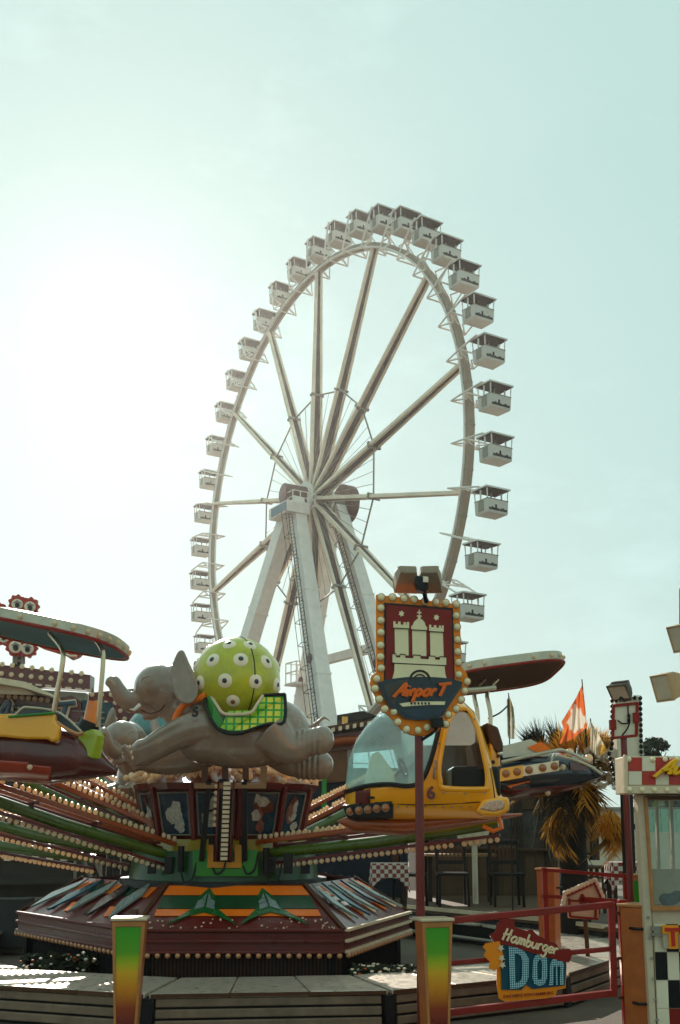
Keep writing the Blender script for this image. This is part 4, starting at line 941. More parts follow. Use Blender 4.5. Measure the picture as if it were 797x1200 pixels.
SIGNT = mat('sign teal print', (.006, .10, .16), .4, var=.15, scale=8)
def dots_mat():
    m = mat('lattice letter print', (.35, .55, .60), .4, var=.05); t, b = nodes(m)
    co = t.nodes.new('ShaderNodeTexCoord'); s = t.nodes.new('ShaderNodeSeparateXYZ'); t.links.new(co.outputs['Object'], s.inputs[0]); outs = []
    for ax in ('X', 'Z'):
        mu = t.nodes.new('ShaderNodeMath'); mu.operation = 'MULTIPLY'; mu.inputs[1].default_value = 62; t.links.new(s.outputs[ax], mu.inputs[0])
        fr = t.nodes.new('ShaderNodeMath'); fr.operation = 'FRACT'; t.links.new(mu.outputs[0], fr.inputs[0])
        lt = t.nodes.new('ShaderNodeMath'); lt.operation = 'LESS_THAN'; lt.inputs[1].default_value = .34; t.links.new(fr.outputs[0], lt.inputs[0]); outs.append(lt)
    mx = t.nodes.new('ShaderNodeMath'); mx.operation = 'MAXIMUM'; t.links.new(outs[0].outputs[0], mx.inputs[0]); t.links.new(outs[1].outputs[0], mx.inputs[1])
    c = t.nodes.new('ShaderNodeMix'); c.data_type = 'RGBA'; c.inputs['A'].default_value = (.42, .60, .62, 1); c.inputs['B'].default_value = (.02, .13, .2, 1)
    t.links.new(mx.outputs[0], c.inputs['Factor']); t.links.new(c.outputs['Result'], b.inputs['Base Color']); return m
LATT = dots_mat()
ds = thing('fair_sign', G(618, gY(618)-.1), 'painted fair sign with DOM in blue lattice letters hanging on the red gate', 'sign')
BKV = Vector((0, .03, 0))
def dsp(name, pts, m, off, th=.012, par=None): return obj(name, MB().prism([gp(x, y, off) for x, y in pts], Vector((0, th, 0))), m, par or ds, smooth=False)
dsp('sign_base', [(583, 1112), (589, 1108), (660, 1122), (664, 1128), (663, 1158), (653, 1160), (651, 1167), (640, 1170), (592, 1174), (585, 1170), (582, 1155)], SIGNO, .06, .02)
dsp('teal_panel', [(587, 1106), (610, 1108), (662, 1122), (664, 1132), (662, 1155), (624, 1159), (617, 1154), (611, 1160), (588, 1160)], SIGNT, .072)
dsp('burgundy_plaque', [(574, 1097), (581, 1091), (583, 1082), (590, 1077), (602, 1077), (604, 1087), (618, 1091), (623, 1089), (630, 1096), (644, 1103), (652, 1106), (656, 1113), (668, 1112), (671, 1118), (667, 1128), (660, 1127), (640, 1121), (618, 1115), (604, 1110), (587, 1106), (579, 1104)], SIGNB, .085, .025)
dsp('orange_splash', [(569, 1106), (585, 1103), (588, 1110), (590, 1122), (588, 1133), (580, 1137), (573, 1135), (575, 1128), (567, 1120), (570, 1114), (566, 1110)], SIGNO, .095, .02)
for x, y in ((587, 1111), (588, 1123), (589, 1131)):
    dsp('white_star', [(x+4.4*math.cos(t*PI/5-.3)*(1 if t % 2 else .5), y+4.4*math.sin(t*PI/5-.3)*(1 if t % 2 else .5)) for t in range(10)], CREAM, .105, .008)
# lettering: brush name, lattice DOM, small line
ux = (gp(650, 1112)-gp(590, 1098)); 
def hm(v):                                           # script runs downhill to the right
    x = 587.5+v.x*7.05; y = 1101-v.y*7.6+v.x*1.95; p = gp(x, y, .092); return p+Vector((0, -v.z*.05, 0))
sb, _w = script_mb('Hamburger', hm, .17, .3, .12); obj('lettering', sb, mat('cream lettering', (.72, .62, .48), .4), ds)
def strokes(pts, w_, off, name, m, close=False):
    q = MB()
    for (x0, y0), (x1, y1) in zip(pts, pts[1:]+(pts[:1] if close else [])):
        d = Vector((x1-x0, y1-y0)).normalized(); n = Vector((-d.y, d.x))*w_/2; e = d*w_*.45
        q.prism([gp(x, y, off) for x, y in ((x0+n.x-e.x, y0+n.y-e.y), (x1+n.x+e.x, y1+n.y+e.y), (x1-n.x+e.x, y1-n.y+e.y), (x0-n.x-e.x, y0-n.y-e.y))], Vector((0, .012+.0007*len(q.f), 0)))
    return q
def letter(outer, inner):
    """lattice letter as a bent strip between two outlines"""
    q = MB(); n = len(outer); vs = []
    for o_, off in ((outer, .085), (inner, .085), (inner, .073), (outer, .073)): vs += [gp(x, y, off) for x, y in o_]
    fs = [(r*n+i, r*n+i+1, ((r+1) % 4)*n+i+1, ((r+1) % 4)*n+i) for r in range(4) for i in range(n-1)]
    return q.add(vs, fs)
D_o = [(596, 1109), (606, 1110.5), (615, 1115), (619.5, 1123), (619.5, 1145), (616, 1154), (608, 1158), (598, 1159), (596, 1109)]
D_i = [(603.5, 1117), (606, 1117.5), (610.5, 1120), (612, 1126), (612, 1144), (610, 1149.5), (607, 1151), (604, 1151.5), (603.5, 1117)]
O_o = [(631, 1118), (636, 1118), (640.5, 1122), (641.5, 1130), (641, 1147), (638, 1153.5), (632, 1155.5), (626, 1153), (624, 1146), (624.5, 1127), (627, 1120), (631, 1118)]
O_i = [(632, 1125), (634, 1125), (635.2, 1127), (635.4, 1132), (635, 1145), (634, 1147.5), (632, 1148), (630.2, 1147), (629.8, 1143), (630, 1131), (630.4, 1127), (632, 1125)]
M_o = [(643.5, 1154.5), (645, 1129), (648, 1123.5), (652, 1124), (654, 1126.5), (658, 1125.5), (661, 1129), (660.5, 1154)]
M_i = [(648.2, 1154.5), (649, 1134), (650, 1131.5), (651.2, 1133), (653.5, 1133), (655.8, 1131.5), (656.8, 1134), (656.2, 1154)]
for nm, o_, i_ in (('letter', D_o, D_i), ('letter', O_o, O_i), ('letter', M_o, M_i)): obj(nm, letter(o_, i_), LATT, ds, smooth=False)
obj('letter_stem', letter([(651.4, 1154), (651.6, 1133)], [(653.6, 1154), (653.4, 1133)]), LATT, ds, smooth=False)
def tl(v):
    x = 590+v.x*55; y = 1169.5-v.y*55-v.x*4.2; return gp(x, y, .083)+Vector((0, -v.z*.1, 0))
obj('small_lettering', type_mb('DAS HERZ VON HAMBURG', tl, .088, .0015, 0, .06), SIGNB, ds, smooth=False)
# ------------------------------------------------------------------ crest sign on its pole
def sY(px): return 8.05+(px-490)/98*.30
def sp(px, py, off=0): return P(px, py, sY(px)-off)
asn = thing('crest_sign', G(491, 8.1), 'bulb-framed orange sign with a white castle crest and Airport lettering on a red pole', 'sign')
OUT = [(440.5, 696.5), (470, 699.5), (505, 704), (538.5, 708), (540, 745), (541, 781), (546, 787), (549.5, 796), (548, 806), (540, 819), (530, 834), (523, 846), (514, 856), (503, 861), (492, 862.5), (480, 860), (470, 854), (461, 843), (452, 835), (444, 822), (437, 810), (433.5, 800), (435, 792), (441, 787), (440.5, 745)]
obj('pole', tb([G(491, 8.12), P(491, 868, 8.12), P(491, 720, 8.16)], .033, 12), mat('dark red pole paint', (.20, .028, .022), .35, coat=.3, var=.15), asn)
bd = obj('board', MB().prism([sp(x, y) for x, y in OUT], Vector((0, .09, 0))), SIGNO, asn, smooth=False, bevel=.006)
obj('inner_panel', MB().prism([sp(x, y, .004) for x, y in ((450, 706), (531, 712.5), (533, 800), (450, 800))], Vector((0, .02, 0))), BLACK, asn, smooth=False)
obj('red_field', MB().prism([sp(x, y, .008) for x, y in ((453, 708.5), (529, 715), (531, 796), (452, 798))], Vector((0, .02, 0))), SIGNB, asn, smooth=False)
CST = mat('castle white print', (.80, .72, .56), .45, var=.06)
LINE = mat('dark outline print', (.05, .035, .03), .5)
def crest(name, pts, m=CST, off=.013, th=.02): return obj(name, MB().prism([sp(x, y, off) for x, y in pts], Vector((0, th, 0))), m, asn, smooth=False)
def tower(x0, x1, xa, xb, yt, yb, sl):
    pts = [(xa, yb), (xa, yt+9), (x0, yt+8), (x0-1, yt)]
    n = 4; w_ = (x1-x0+2)
    for k in range(n):
        a = x0-1+w_*k/n; b = a+w_/n*.55; c = a+w_/n
        y = yt+sl*(k/n)
        pts += [(a, y), (b, y), (b, y+3)] + ([(c, y+3)] if k < n-1 else [])
    pts += [(x1, yt+8+sl), (xb, yt+9+sl), (xb, yb)]
    return pts
def clean(p):
    o = []
    for q in p:
        if not o or (abs(o[-1][0]-q[0])+abs(o[-1][1]-q[1])) > .05: o.append(q)
    return o
crest('castle_tower', clean([(463, 768), (462.5, 736), (461, 735), (461, 728), (463.5, 728), (463.5, 731), (466.5, 731.5), (466.5, 728.3), (469.5, 728.6), (469.5, 731.8), (473, 732), (473, 729), (476, 729.2), (476, 732.2), (477, 732.2), (477, 728.8), (479.5, 729), (479.5, 736), (478.5, 737), (479, 768)]))
crest('castle_tower', clean([(504.5, 770), (504, 740), (503, 739), (503, 732), (505.5, 732.2), (505.5, 735), (508.5, 735.2), (508.5, 732.5), (511.5, 732.8), (511.5, 735.6), (514.5, 735.8), (514.5, 733), (517, 733.2), (517, 736), (518, 736), (518, 732.8), (520, 733), (520, 740), (519, 741), (520, 770)]))
crest('castle_tower', [(483.5, 768), (483, 738), (482, 737), (482, 733.5), (483.5, 733), (485, 729), (488, 726), (490, 724.8), (489.7, 722), (488.6, 723), (488.6, 721), (490.8, 721), (490.8, 718.5), (488.8, 718.5), (488.8, 717), (490.8, 717), (490.8, 714.5), (492, 714.5), (492, 717), (494, 717.2), (494, 718.7), (492, 718.7), (492, 721), (494, 721.2), (494, 723.2), (493, 722.4), (492.8, 725), (495.5, 726.6), (498, 730), (499, 734), (500.5, 734.5), (500.5, 738), (499.5, 739), (499.8, 769)])
crest('castle_wall', [(459, 799), (462, 787), (462.5, 777), (460, 776), (460, 766), (464, 766.2), (464.5, 769.5), (468.5, 769.8), (469, 766.6), (475, 767), (475.5, 770.2), (484, 770.6), (484.5, 767.4), (493, 768), (493.5, 771.2), (502, 771.8), (502.5, 768.6), (510, 769), (510.5, 772.2), (515, 772.6), (515.5, 769.4), (523, 770), (523, 779), (521, 780), (522, 790), (525, 799)], CST, .020)
zz = [(460, 766), (464, 766.2), (464.5, 769.5), (468.5, 769.8), (469, 766.6), (475, 767), (475.5, 770.2), (484, 770.6), (484.5, 767.4), (493, 768), (493.5, 771.2), (502, 771.8), (502.5, 768.6), (510, 769), (510.5, 772.2), (515, 772.6), (515.5, 769.4), (523, 770)]
for ln in (zz, [(459.5, 777), (490, 778.5), (523, 780)], [(461, 736), (480, 737)], [(482, 738), (500.5, 739)], [(503, 740), (520.5, 741)]):
    obj('castle_line', tb([sp(x, y, .022) for x, y in ln], .004, 5), LINE, asn)
obj('gate_arch', tb([sp(492-11.5*math.cos(t*PI/12), 797-11*math.sin(t*PI/12), .024) for t in range(13)], .009, 6), LINE, asn)
obj('gate_arch', tb([sp(492-7*math.cos(t*PI/12), 797-6.5*math.sin(t*PI/12), .024) for t in range(13)], .006, 6), LINE, asn)
for x, y in ((470.5, 719), (511.5, 723.5)):
    crest('crest_star', [(x+3.6*math.cos(t*PI/6+.2)*(1 if t % 2 else .62), y+3.9*math.sin(t*PI/6+.2)*(1 if t % 2 else .62)) for t in range(12)], CST, .014)
FAN = [(443, 800), (455, 796), (475, 793.5), (492, 793), (510, 793.5), (528, 795), (542, 799), (541, 805), (533, 817), (523, 832), (519, 839), (505, 843), (490, 844), (474, 842), (466, 835), (455, 827), (448, 814)]
obj('blue_fan', MB().prism([sp(x, y, .028) for x, y in FAN], Vector((0, .02, 0))), mat('fan blue print', (.018, .045, .075), .3, var=.5, scale=5, coat=.3), asn, smooth=False)
obj('grey_blade', MB().prism([sp(x, y, .031) for x, y in ((450, 803), (468, 797), (480, 796), (466, 812), (462, 826), (455, 820))], Vector((0, .02, 0))), mat('fan grey print', (.10, .10, .10), .4, var=.3), asn, smooth=False)
obj('grey_blade', MB().prism([sp(x, y, .031) for x, y in ((470, 832), (519, 831), (517, 837), (503, 840), (478, 839))], Vector((0, .02, 0))), mat('fan mid blue print', (.06, .10, .15), .4, var=.3), asn, smooth=False)
def am(v):
    x = 462.5+v.x*8.9; y = 815.5-v.y*7.6; p = sp(x, y, .05); return p+Vector((0, -v.z*.06, 0))
lb_, _w = script_mb('AirporT', am, .24, .28, .12); obj('lettering', lb_, mat('orange lettering', (.72, .20, .02), .4), asn)
ban = obj('white_banner', MB().prism([sp(x, y, .036) for x, y in ((468, 824.5), (485, 822), (503, 822), (522, 822), (521, 826), (503, 826), (485, 827), (472, 828))], Vector((0, .02, 0))), CST, asn, smooth=False)
for k in range(6): obj('banner_mark', MB().prism([sp(482+k*4.1+a, 824.3+b, .039) for a, b in ((-1.2, -1.4), (1.3, -1.4), (1.3, 1.4), (-.4, 1.4))], Vector((0, .004, 0))), LINE, ban, smooth=False)
BX = [(98, 205), (175, 205), (255, 213), (323, 220), (398, 232), (473, 237), (540, 243), (612, 253), (95, 277), (95, 362), (95, 445), (93, 533), (93, 612), (97, 690), (67, 763), (55, 830), (85, 903), (122, 970), (182, 990), (213, 1060), (272, 1110), (350, 1117), (413, 1097), (540, 1075), (558, 1010), (613, 970), (645, 907), (670, 847), (687, 783), (630, 735), (627, 650), (622, 577), (620, 495), (618, 408), (612, 330)]
BULBC = mat('cream bulb glass', (.80, .70, .52), .15, coat=.7, var=.06)
bme_ = MB().ball((0, 0, 0), (.028, .022, .028), 14, 9).mesh('bulb', BULBC)
soc = MB().tube([Vector((0, .02, 0)), Vector((0, -.004, 0))], .033, 14).mesh('socket', WOODF)
for x, y in BX:
    c = sp(430+x/5.854, 665+y/5.854, .010); o = inst('bulb', bme_, asn, c); s_ = inst('bulb_socket', soc, o, c)
    s_.location = (0, 0, 0)
obj('spot_lamp', MB().prism([sp(x, y, .16) for x, y in ((505, 841), (519, 840), (521, 851), (508, 852))], Vector((0, .13, 0))), BLACK, asn, bevel=.008, smooth=False)
obj('spot_bracket', tb(smoothpath([sp(513, 851, .08), sp(508, 858, .06), P(496, 866, 8.1), P(491, 869, 8.1)], 4), .013, 6), DARK, asn)
FLD = mat('floodlight housing', (.32, .27, .22), .5, .2, var=.15, scale=7, dirt=.25)
FLG = mat('floodlight glass', (.45, .45, .42), .1, coat=1)
def flood(c, fw_, up, w_, h_, d_, par, label=None, body=FLD):
    """boxy floodlight: fw_ is the way its glass looks"""
    fw_ = Vector(fw_).normalized(); sd = fw_.cross(Vector(up)).normalized(); u = sd.cross(fw_); c = Vector(c)
    b = MB(); vs = []
    for q, k, l in ((0, 1, 1), (.45, .92, .96), (1, .55, .70)):
        for a, e in ((-1, -1), (1, -1), (1, 1), (-1, 1)): vs.append(c+sd*a*w_/2*l+u*e*h_/2*k-fw_*d_*q)
    b.add(vs, [(3, 2, 1, 0), (8, 9, 10, 11)]+[(r*4+i, r*4+(i+1) % 4, r*4+4+(i+1) % 4, r*4+4+i) for r in (0, 1) for i in range(4)])
    bo_ = obj('lamp_body', b, body, par, smooth=False, bevel=.008)
    obj('lamp_glass', MB().frame(c+fw_*.006, sd, u, fw_, (w_/2*.88, h_/2*.88, .006)), FLG, bo_, smooth=False)
    rim_ = [c+fw_*.008+sd*a*w_/2*.97+u*e*h_/2*.97 for a, e in ((-1, -1), (1, -1), (1, 1), (-1, 1))]
    obj('lamp_rim', tb(rim_, .012, 5, close=True), body, bo_)
    for k in range(4):
        obj('cooling_fin', MB().frame(c-fw_*d_*(.45+.13*k)+u*h_*.40*(1-.12*k), sd, u, fw_, (w_*.40, .018, .006)), body, bo_, smooth=False)
    return bo_
for px, dxx in ((475, -.3), (502, .3)):
    fl = thing('floodlight', P(px, 697, 8.25), 'boxy floodlight above the crest sign, the %s one of the pair' % ('left' if px < 490 else 'right'), 'floodlight', 'floodlights on the crest sign')
    flood(P(px+ (0 if px<490 else 2), 686, 8.15), (dxx*.3, .75, -.55), (0, 0, 1), .185, .15, .17, fl)
fb = MB(); fbt = thing('lamp_bracket', P(492, 700, 8.05), 'black clamp with white tag holding the floodlights above the crest sign', 'bracket')
obj('clamp', MB().prism([P(x, y, 7.92) for x, y in ((487, 674), (501, 676), (503, 688), (499, 694), (489, 690), (486, 682))], Vector((0, .12, 0))), BLACK, fbt, bevel=.01)
obj('tag', MB().prism([P(x, y, 7.9) for x, y in ((496, 675), (502, 676), (502, 682), (496, 682))], Vector((0, .012, 0))), EYEW, fbt, smooth=False)
obj('stem', tb(smoothpath([P(497, 690, 7.97), P(498, 698, 8.0), P(500, 706, 8.03)], 4), .018, 8), BLACK, fbt)
# ------------------------------------------------------------------ ticket booth
YB = 8.3
BTH = mat('booth cream paint', (.55, .50, .42), .5, var=.12, scale=4, dirt=.2)
CHR = mat('booth red tile', (.48, .05, .02), .35, var=.12, scale=8, coat=.3)
CHW = mat('booth white tile', (.70, .68, .60), .35, var=.08, scale=8, coat=.3)
bt = thing('ticket_booth', G(775, YB+.4), 'ticket booth with red and white chequered sign at the right edge', 'ticket booth')
def bp2(px, py, d=0): return P(px, py, YB+d)
XR = 900
wall = [((748, 929), (766, 929), (778, 1200), (762, 1200))]
obj('corner_post', MB().prism([bp2(747, 931), bp2(758, 931), bp2(770, 1215), bp2(763, 1215)], Vector((0, .12, 0))), BTH, bt, bevel=.008, smooth=False)
obj('head_board', MB().prism([bp2(757, 931, .02), bp2(XR, 931, .02), bp2(XR, 938, .02), bp2(757, 938, .02)], Vector((0, .1, 0))), BTH, bt, smooth=False)
obj('lower_wall', MB().prism([bp2(764, 1066, .02), bp2(XR, 1066, .02), bp2(XR, 1215, .02), bp2(771, 1215, .02)], Vector((0, .08, 0))), BTH, bt, smooth=False)
wf = obj('window_frame', MB().prism([bp2(755, 934, -.02), bp2(759, 934, -.02), bp2(767, 1061, -.02), bp2(764, 1066, -.02)], Vector((0, .09, 0))), WOODF, bt, bevel=.005, smooth=False)
obj('frame_rail', MB().prism([bp2(764, 1062, -.018), bp2(XR, 1062, -.018), bp2(XR, 1067, -.018), bp2(764.5, 1067, -.018)], Vector((0, .08, 0))), WOODF, wf, smooth=False)
obj('frame_rail', MB().prism([bp2(756, 933, -.018), bp2(XR, 933, -.018), bp2(XR, 937, -.018), bp2(756, 937, -.018)], Vector((0, .03, 0))), BROWN, wf, smooth=False)
obj('pane', MB().prism([bp2(759, 937, .03), bp2(XR, 937, .03), bp2(XR, 1062, .03), bp2(767, 1062, .03)], Vector((0, .006, 0))), glass('booth window glass', (.86, .92, .9), .03, .10), wf, smooth=False)
# the side walls and the far window one looks through
obj('side_wall', MB().prism([bp2(748.5, 931, .121), bp2(749.5, 931, 1.5), bp2(763, 1140, 1.5), bp2(763.5, 1215, .121)], Vector((.02, 0, 0))), BTH, bt, smooth=False)
obj('back_wall', MB().box(P(762, 1066, YB+1.5)-Vector((0, 0, 2)), P(1000, 1018, YB+1.56)), BTH, bt, smooth=False)
for k in range(6): obj('back_mullion', bm(P(772+k*17, 1018, YB+1.53), P(769+k*17, 934, YB+1.53), .025, .04, Vector((0, 1, 0))), BTH, bt, smooth=False)
obj('counter', MB().box(P(768, 1066, YB+.11), P(990, 1061, YB+.5)), BROWN, bt, smooth=False)
bag = MB(); rr = random.Random(9)
for k in range(7): bag.ball(P(786+rr.uniform(-7, 10), 1054+rr.uniform(-6, 5), YB+.3), (.05, .05, .04), 10, 7)
obj('dark_bag', blob(bag, .012, 5), BLACK, bt)
obj('ceiling', MB().prism([bp2(757, 931, .13), bp2(XR, 931, .13), P(990, 934, YB+1.5), P(757, 934, YB+1.5)], Vector((0, 0, .02))), BTH, bt, smooth=False)
obj('notice', MB().prism([P(x, y, YB+.06) for x, y in ((771, 937), (779, 937), (779, 945), (771, 945))], Vector((0, .004, 0))), EYEW, wf, smooth=False)
obj('notice', MB().prism([P(x, y, YB+.06) for x, y in ((764, 940), (770, 940), (770, 946), (765, 946))], Vector((0, .004, 0))), mat('yellow green note', (.5, .55, .1), .5), wf, smooth=False)
# sign fascia with chequer tiles
sb2 = obj('sign_box', MB().prism([bp2(732, 886, -.12), bp2(XR, 886, -.12), bp2(XR, 930, -.12), bp2(733, 930, -.12)], Vector((0, .30, 0))), BTH, bt, bevel=.008, smooth=False)
tw = 15.9; tm = {}
for r in range(2):
    for c in range(9):
        x0 = 736.5+c*tw; y0 = 887.5+r*16.2; kk = (r+c) % 2
        obj('tile', MB().prism([bp2(x0+.25, y0+.25, -.128), bp2(x0+tw-.25, y0+.25, -.128), bp2(x0+tw-.25, y0+15.9, -.128), bp2(x0+.25, y0+15.9, -.128)], Vector((0, .012, 0))), CHW if kk else CHR, sb2, smooth=False)
obj('sign_rim', MB().prism([bp2(732, 884, -.15), bp2(736, 886, -.15), bp2(736, 929, -.15), bp2(732, 930, -.15)], Vector((0, .05, 0))), CAPM, sb2, bevel=.004, smooth=False)
obj('sign_rim', MB().prism([bp2(732, 921, -.152), bp2(XR, 921, -.152), bp2(XR, 930, -.152), bp2(732, 930, -.152)], Vector((0, .05, 0))), CAPM, sb2, bevel=.004, smooth=False)
sbm = MB().ball((0, 0, 0), (.021, .014, .021), 12, 8).mesh('bulb', BULBC)
for k in range(10): inst('bulb', sbm, sb2, bp2(738+k*14.6, 925.5, -.156))
for k in range(10):
    if k not in (1, ): inst('bulb', sbm, sb2, bp2(737+k*14.2, 890, -.14))
def au(v): return bp2(768+v.x*13.5, 909-v.y*8.6-v.x*1.2, -.15)+Vector((0, -v.z*.1, 0))
for g_, m, off in ((1.45, CHR, .0), (1.0, mat('yellow lettering', (.85, .5, .02), .35), -.03)):
    q, _w = script_mb('Au', lambda v: au(v)+Vector((0, off, 0)), .22, .35, .14, g_); obj('lettering', q, m, sb2)
# lower chequer wall and ticket plate
for r in range(4):
    for c in range(7):
        x0 = 766.5+c*14+r*1.2; y0 = 1083+r*33
        m = (CHW, BLACK)[(r+c) % 2] if r < 3 else (CHW, SIGNB)[(c) % 2]
        h_ = 32.2 if r < 3 else 20
        obj('wall_tile', MB().prism([bp2(x0+.2, y0, .012), bp2(x0+13.8, y0, .012), bp2(x0+15, y0+h_, .012), bp2(x0+1.4, y0+h_, .012)], Vector((0, .02, 0))), m, bt, smooth=False)
tpl = obj('ticket_plate', MB().prism([bp2(x, y, -.05) for x, y in ((776, 1086), (XR, 1086), (XR, 1114), (778, 1112))], Vector((0, .03, 0))), mat('plate grey paint', (.45, .42, .36), .45), bt, bevel=.006, smooth=False)
for s_, m, off in ((.024, mat('letter orange outline', (.8, .35, .03), .4), -.056), (.004, CHR, -.066)):
    obj('plate_letter', type_mb('TICKETS', lambda v: bp2(780.5, 1108, off)+Vector((v.x*1.02, -v.z, v.y)), .185, s_, 0, .012), m, tpl, smooth=False)
obj('plate_arm', bm(bp2(763, 1088, -.03), bp2(777, 1088, -.03), .03, .03), GREY, bt, smooth=False); obj('plate_arm', bm(bp2(763, 1095, -.03), bp2(777, 1095, -.03), .02, .02), GREY, bt, smooth=False)
for k in range(6): obj('wall_bolt', tb([bp2(759.5+k*2.2, 1075+k*24, -.002), bp2(759.5+k*2.2, 1075+k*24, -.012)], .012, 8), GREY, bt)
# ------------------------------------------------------------------ red pole with the back of a sign, lamp box behind
YK = 10.2
bs = thing('back_of_sign', G(735, YK), 'back of a white sign in a red frame on a red pole above the booth', 'sign')
obj('pole', tb([G(735.5, YK), P(731, 868, YK), P(731.5, 830, YK+.03)], .032, 12), MATS['dark red pole paint'], bs)
ps_ = [(721, 825), (746, 823), (747, 863), (719, 866)]
pb_ = obj('panel', MB().prism([P(x, y, YK-.03) for x, y in ps_], Vector((0, .03, 0))), mat('pale sign back', (.62, .66, .62), .4, var=.08, dirt=.08), bs, smooth=False)
fr_ = [P(x, y, YK-.04) for x, y in ((719, 827), (747, 824), (746, 862), (718, 865))]
for i in range(4): obj('frame_tube', bm(fr_[i]+(fr_[i]-fr_[(i+1) % 4])*.02, fr_[(i+1) % 4], .026, .026, Vector((0, 1, 0))), SIGNB, bs, smooth=False, bevel=.003)
for x, y in ((718, 849), (745, 841)): obj('side_bracket', MB().box(P(x-2.2, y+6, YK-.06), P(x+2.2, y-5, YK)), SIGNB, bs, smooth=False)
obj('cable', tb(smoothpath([P(736, 826, YK-.05), P(736.5, 838, YK-.06), P(738, 846, YK-.07), P(730, 848, YK-.06), P(724, 844, YK-.05)], 5), .008, 5), BLACK, bs)
obj('cable', tb(smoothpath([P(738, 846, YK-.07), P(735, 854, YK-.06), P(729, 862, YK-.05)], 5), .008, 5), BLACK, bs)
for y in (839, 844): obj('plug', MB().ball(P(737, y, YK-.06), (.018, .018, .026), 10, 7), BLACK, bs)
fl = thing('floodlight', P(729, 820, YK), 'grey floodlight on top of the red framed sign back', 'floodlight')
flood(P(725.5, 811, YK-.05), (-.55, -.55, -.62), (0, 0, 1), .20, .16, .13, fl, body=mat('dark floodlight housing', (.12, .10, .085), .5, .2, var=.2))
obj('yoke', tb([P(727, 818, YK-.05), P(731, 821, YK-.02), P(737, 819, YK-.02)], .018, 6), BLACK, fl)
YC = 12.3
lc = thing('lamp_column', G(733, YC), 'tall pale column edged with dark bulbs behind the red sign back', 'column')
obj('post', bm(G(734, YC+.2), P(734, 925, YC+.2), .12, .12, Vector((0, 1, 0))), DARK, lc, smooth=False)
obj('column', MB().box(P(726, 926, YC), P(745.5, 817, YC+.2)), mat('pale column paint', (.60, .62, .58), .5, var=.08, dirt=.12), lc, bevel=.01)
sbk = MB().ball((0, 0, 0), (.024, .024, .028), 8, 6).mesh('bulb', BLACK)
for k in range(17):
    inst('dark_bulb', sbk, lc, P(750.5+k*.1, 818+k*6.3, YC-.03)); 
    if k < 9: inst('dark_bulb', sbk, lc, P(717.4, 821+k*6.3, YC-.03))
    else: inst('dark_bulb', sbk, lc, P(718.4-(2.2*(k-8) if k < 11 else 5-(k-10)*1.6), 871+(k-8)*6, YC-.03))
for k in range(5): inst('dark_bulb', sbk, lc, P(722+k*5.4, 820.5-k*.7, YC-.03))
# floodlights on a tall mast just past the right edge
mst = thing('lamp_mast', G(803, 8.9), 'tall lamp mast at the right edge above the ticket booth', 'lamp mast')
obj('mast', tb([G(803, 8.9), P(800, 735, 8.9), P(800, 690, 8.9)], .03, 10), DARK, mst)
obj('cross_arm', tb([P(800, 806, 8.9), P(787, 808, 8.85)], .018, 8), DARK, mst)
for (px, py, lab, sz, dr) in ((777, 806, 'beige floodlight with open barn front hanging at the right edge above the booth', .19, (-.82, -.45, -.30)), (797, 748, 'topmost floodlight cut by the right edge of the picture', .19, (-.8, -.5, -.35))):
    fl = thing('floodlight', P(px, py, 8.85), lab, 'floodlight')
    flood(P(px, py, 8.8), dr, (0, 0, 1), sz, .23, .20, fl, body=mat('beige floodlight housing', (.50, .38, .25), .5, .1, var=.12, dirt=.15))
    obj('yoke', tb([P(px+8, py-16, 8.85), P(px+14, py-14, 8.88), P(px+22, py-4, 8.9)], .02, 8), BROWN, fl)
# ------------------------------------------------------------------ rides and sheds behind, left
YF = 22.0
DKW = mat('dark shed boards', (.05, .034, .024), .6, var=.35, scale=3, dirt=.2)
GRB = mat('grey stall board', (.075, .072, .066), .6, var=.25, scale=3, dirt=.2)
fac = thing('ride_facade', G(30, YF), 'burgundy ride front with rows of bulbs and big blue AirporT lettering', 'ride facade')
def fp(px, py, d=0): return P(px, py, YF+d)
def panel(nm, pts, m, par, th=.12, d=0, Y=None, bevel=0): return obj(nm, MB().prism([P(x, y, (Y or YF)+d) for x, y in pts], Vector((0, th, 0))), m, par, smooth=False, bevel=bevel)
panel('bulb_beam', [(-60, 772), (106, 791), (105, 809), (-60, 797)], BURG, fac, .4)
fb_ = MB().ball((0, 0, 0), (.055, .04, .055), 9, 6).mesh('bulb', BULB)
for k in range(16):
    x = -32+k*11.6
    if x > 103: continue
    inst('bulb', fb_, fac, fp(x, 781+x*.118-3, -.03)); inst('bulb', fb_, fac, fp(x-1, 790+x*.10-1, -.03))
    if x < 98: panel('beam_label', [(x+4, 797.5+x*.1), (x+11, 798+x*.1), (x+11, 800+x*.1), (x+4, 799.5+x*.1)], CREAM, fac, .05, -.03)
panel('pale_beam', [(-60, 801), (100, 812), (100, 824), (-60, 818)], mat('pale grey beam', (.35, .34, .30), .5), fac, .3, .15)
panel('lower_beam', [(-60, 808), (58, 816), (60, 828), (-60, 826)], BURG, fac, .2, .05)
for k in range(11): inst('bulb', fb_, fac, fp(-20+k*7.6, 815+(k*7.6-20)*.10, 0))
panel('letter_board', [(-60, 822), (62, 826), (70, 818), (84, 815), (95, 822), (97, 840), (98, 880), (-60, 900)], mat('dark teal board', (.015, .06, .085), .45, var=.3), fac, .12, .05)
panel('letter_back_board', [(62, 826), (68, 818), (84, 815.5), (94, 822), (96, 838), (90, 846), (70, 846), (40, 834)], BURG, fac, .06, -.02)  # plain burgundy board at the end of the lettering
for k in range(4): panel('trim_line', [(84, 832+k*7), (122, 834+k*7), (122, 835.6+k*7), (84, 833.6+k*7)], GREY, fac, .05, -.02)
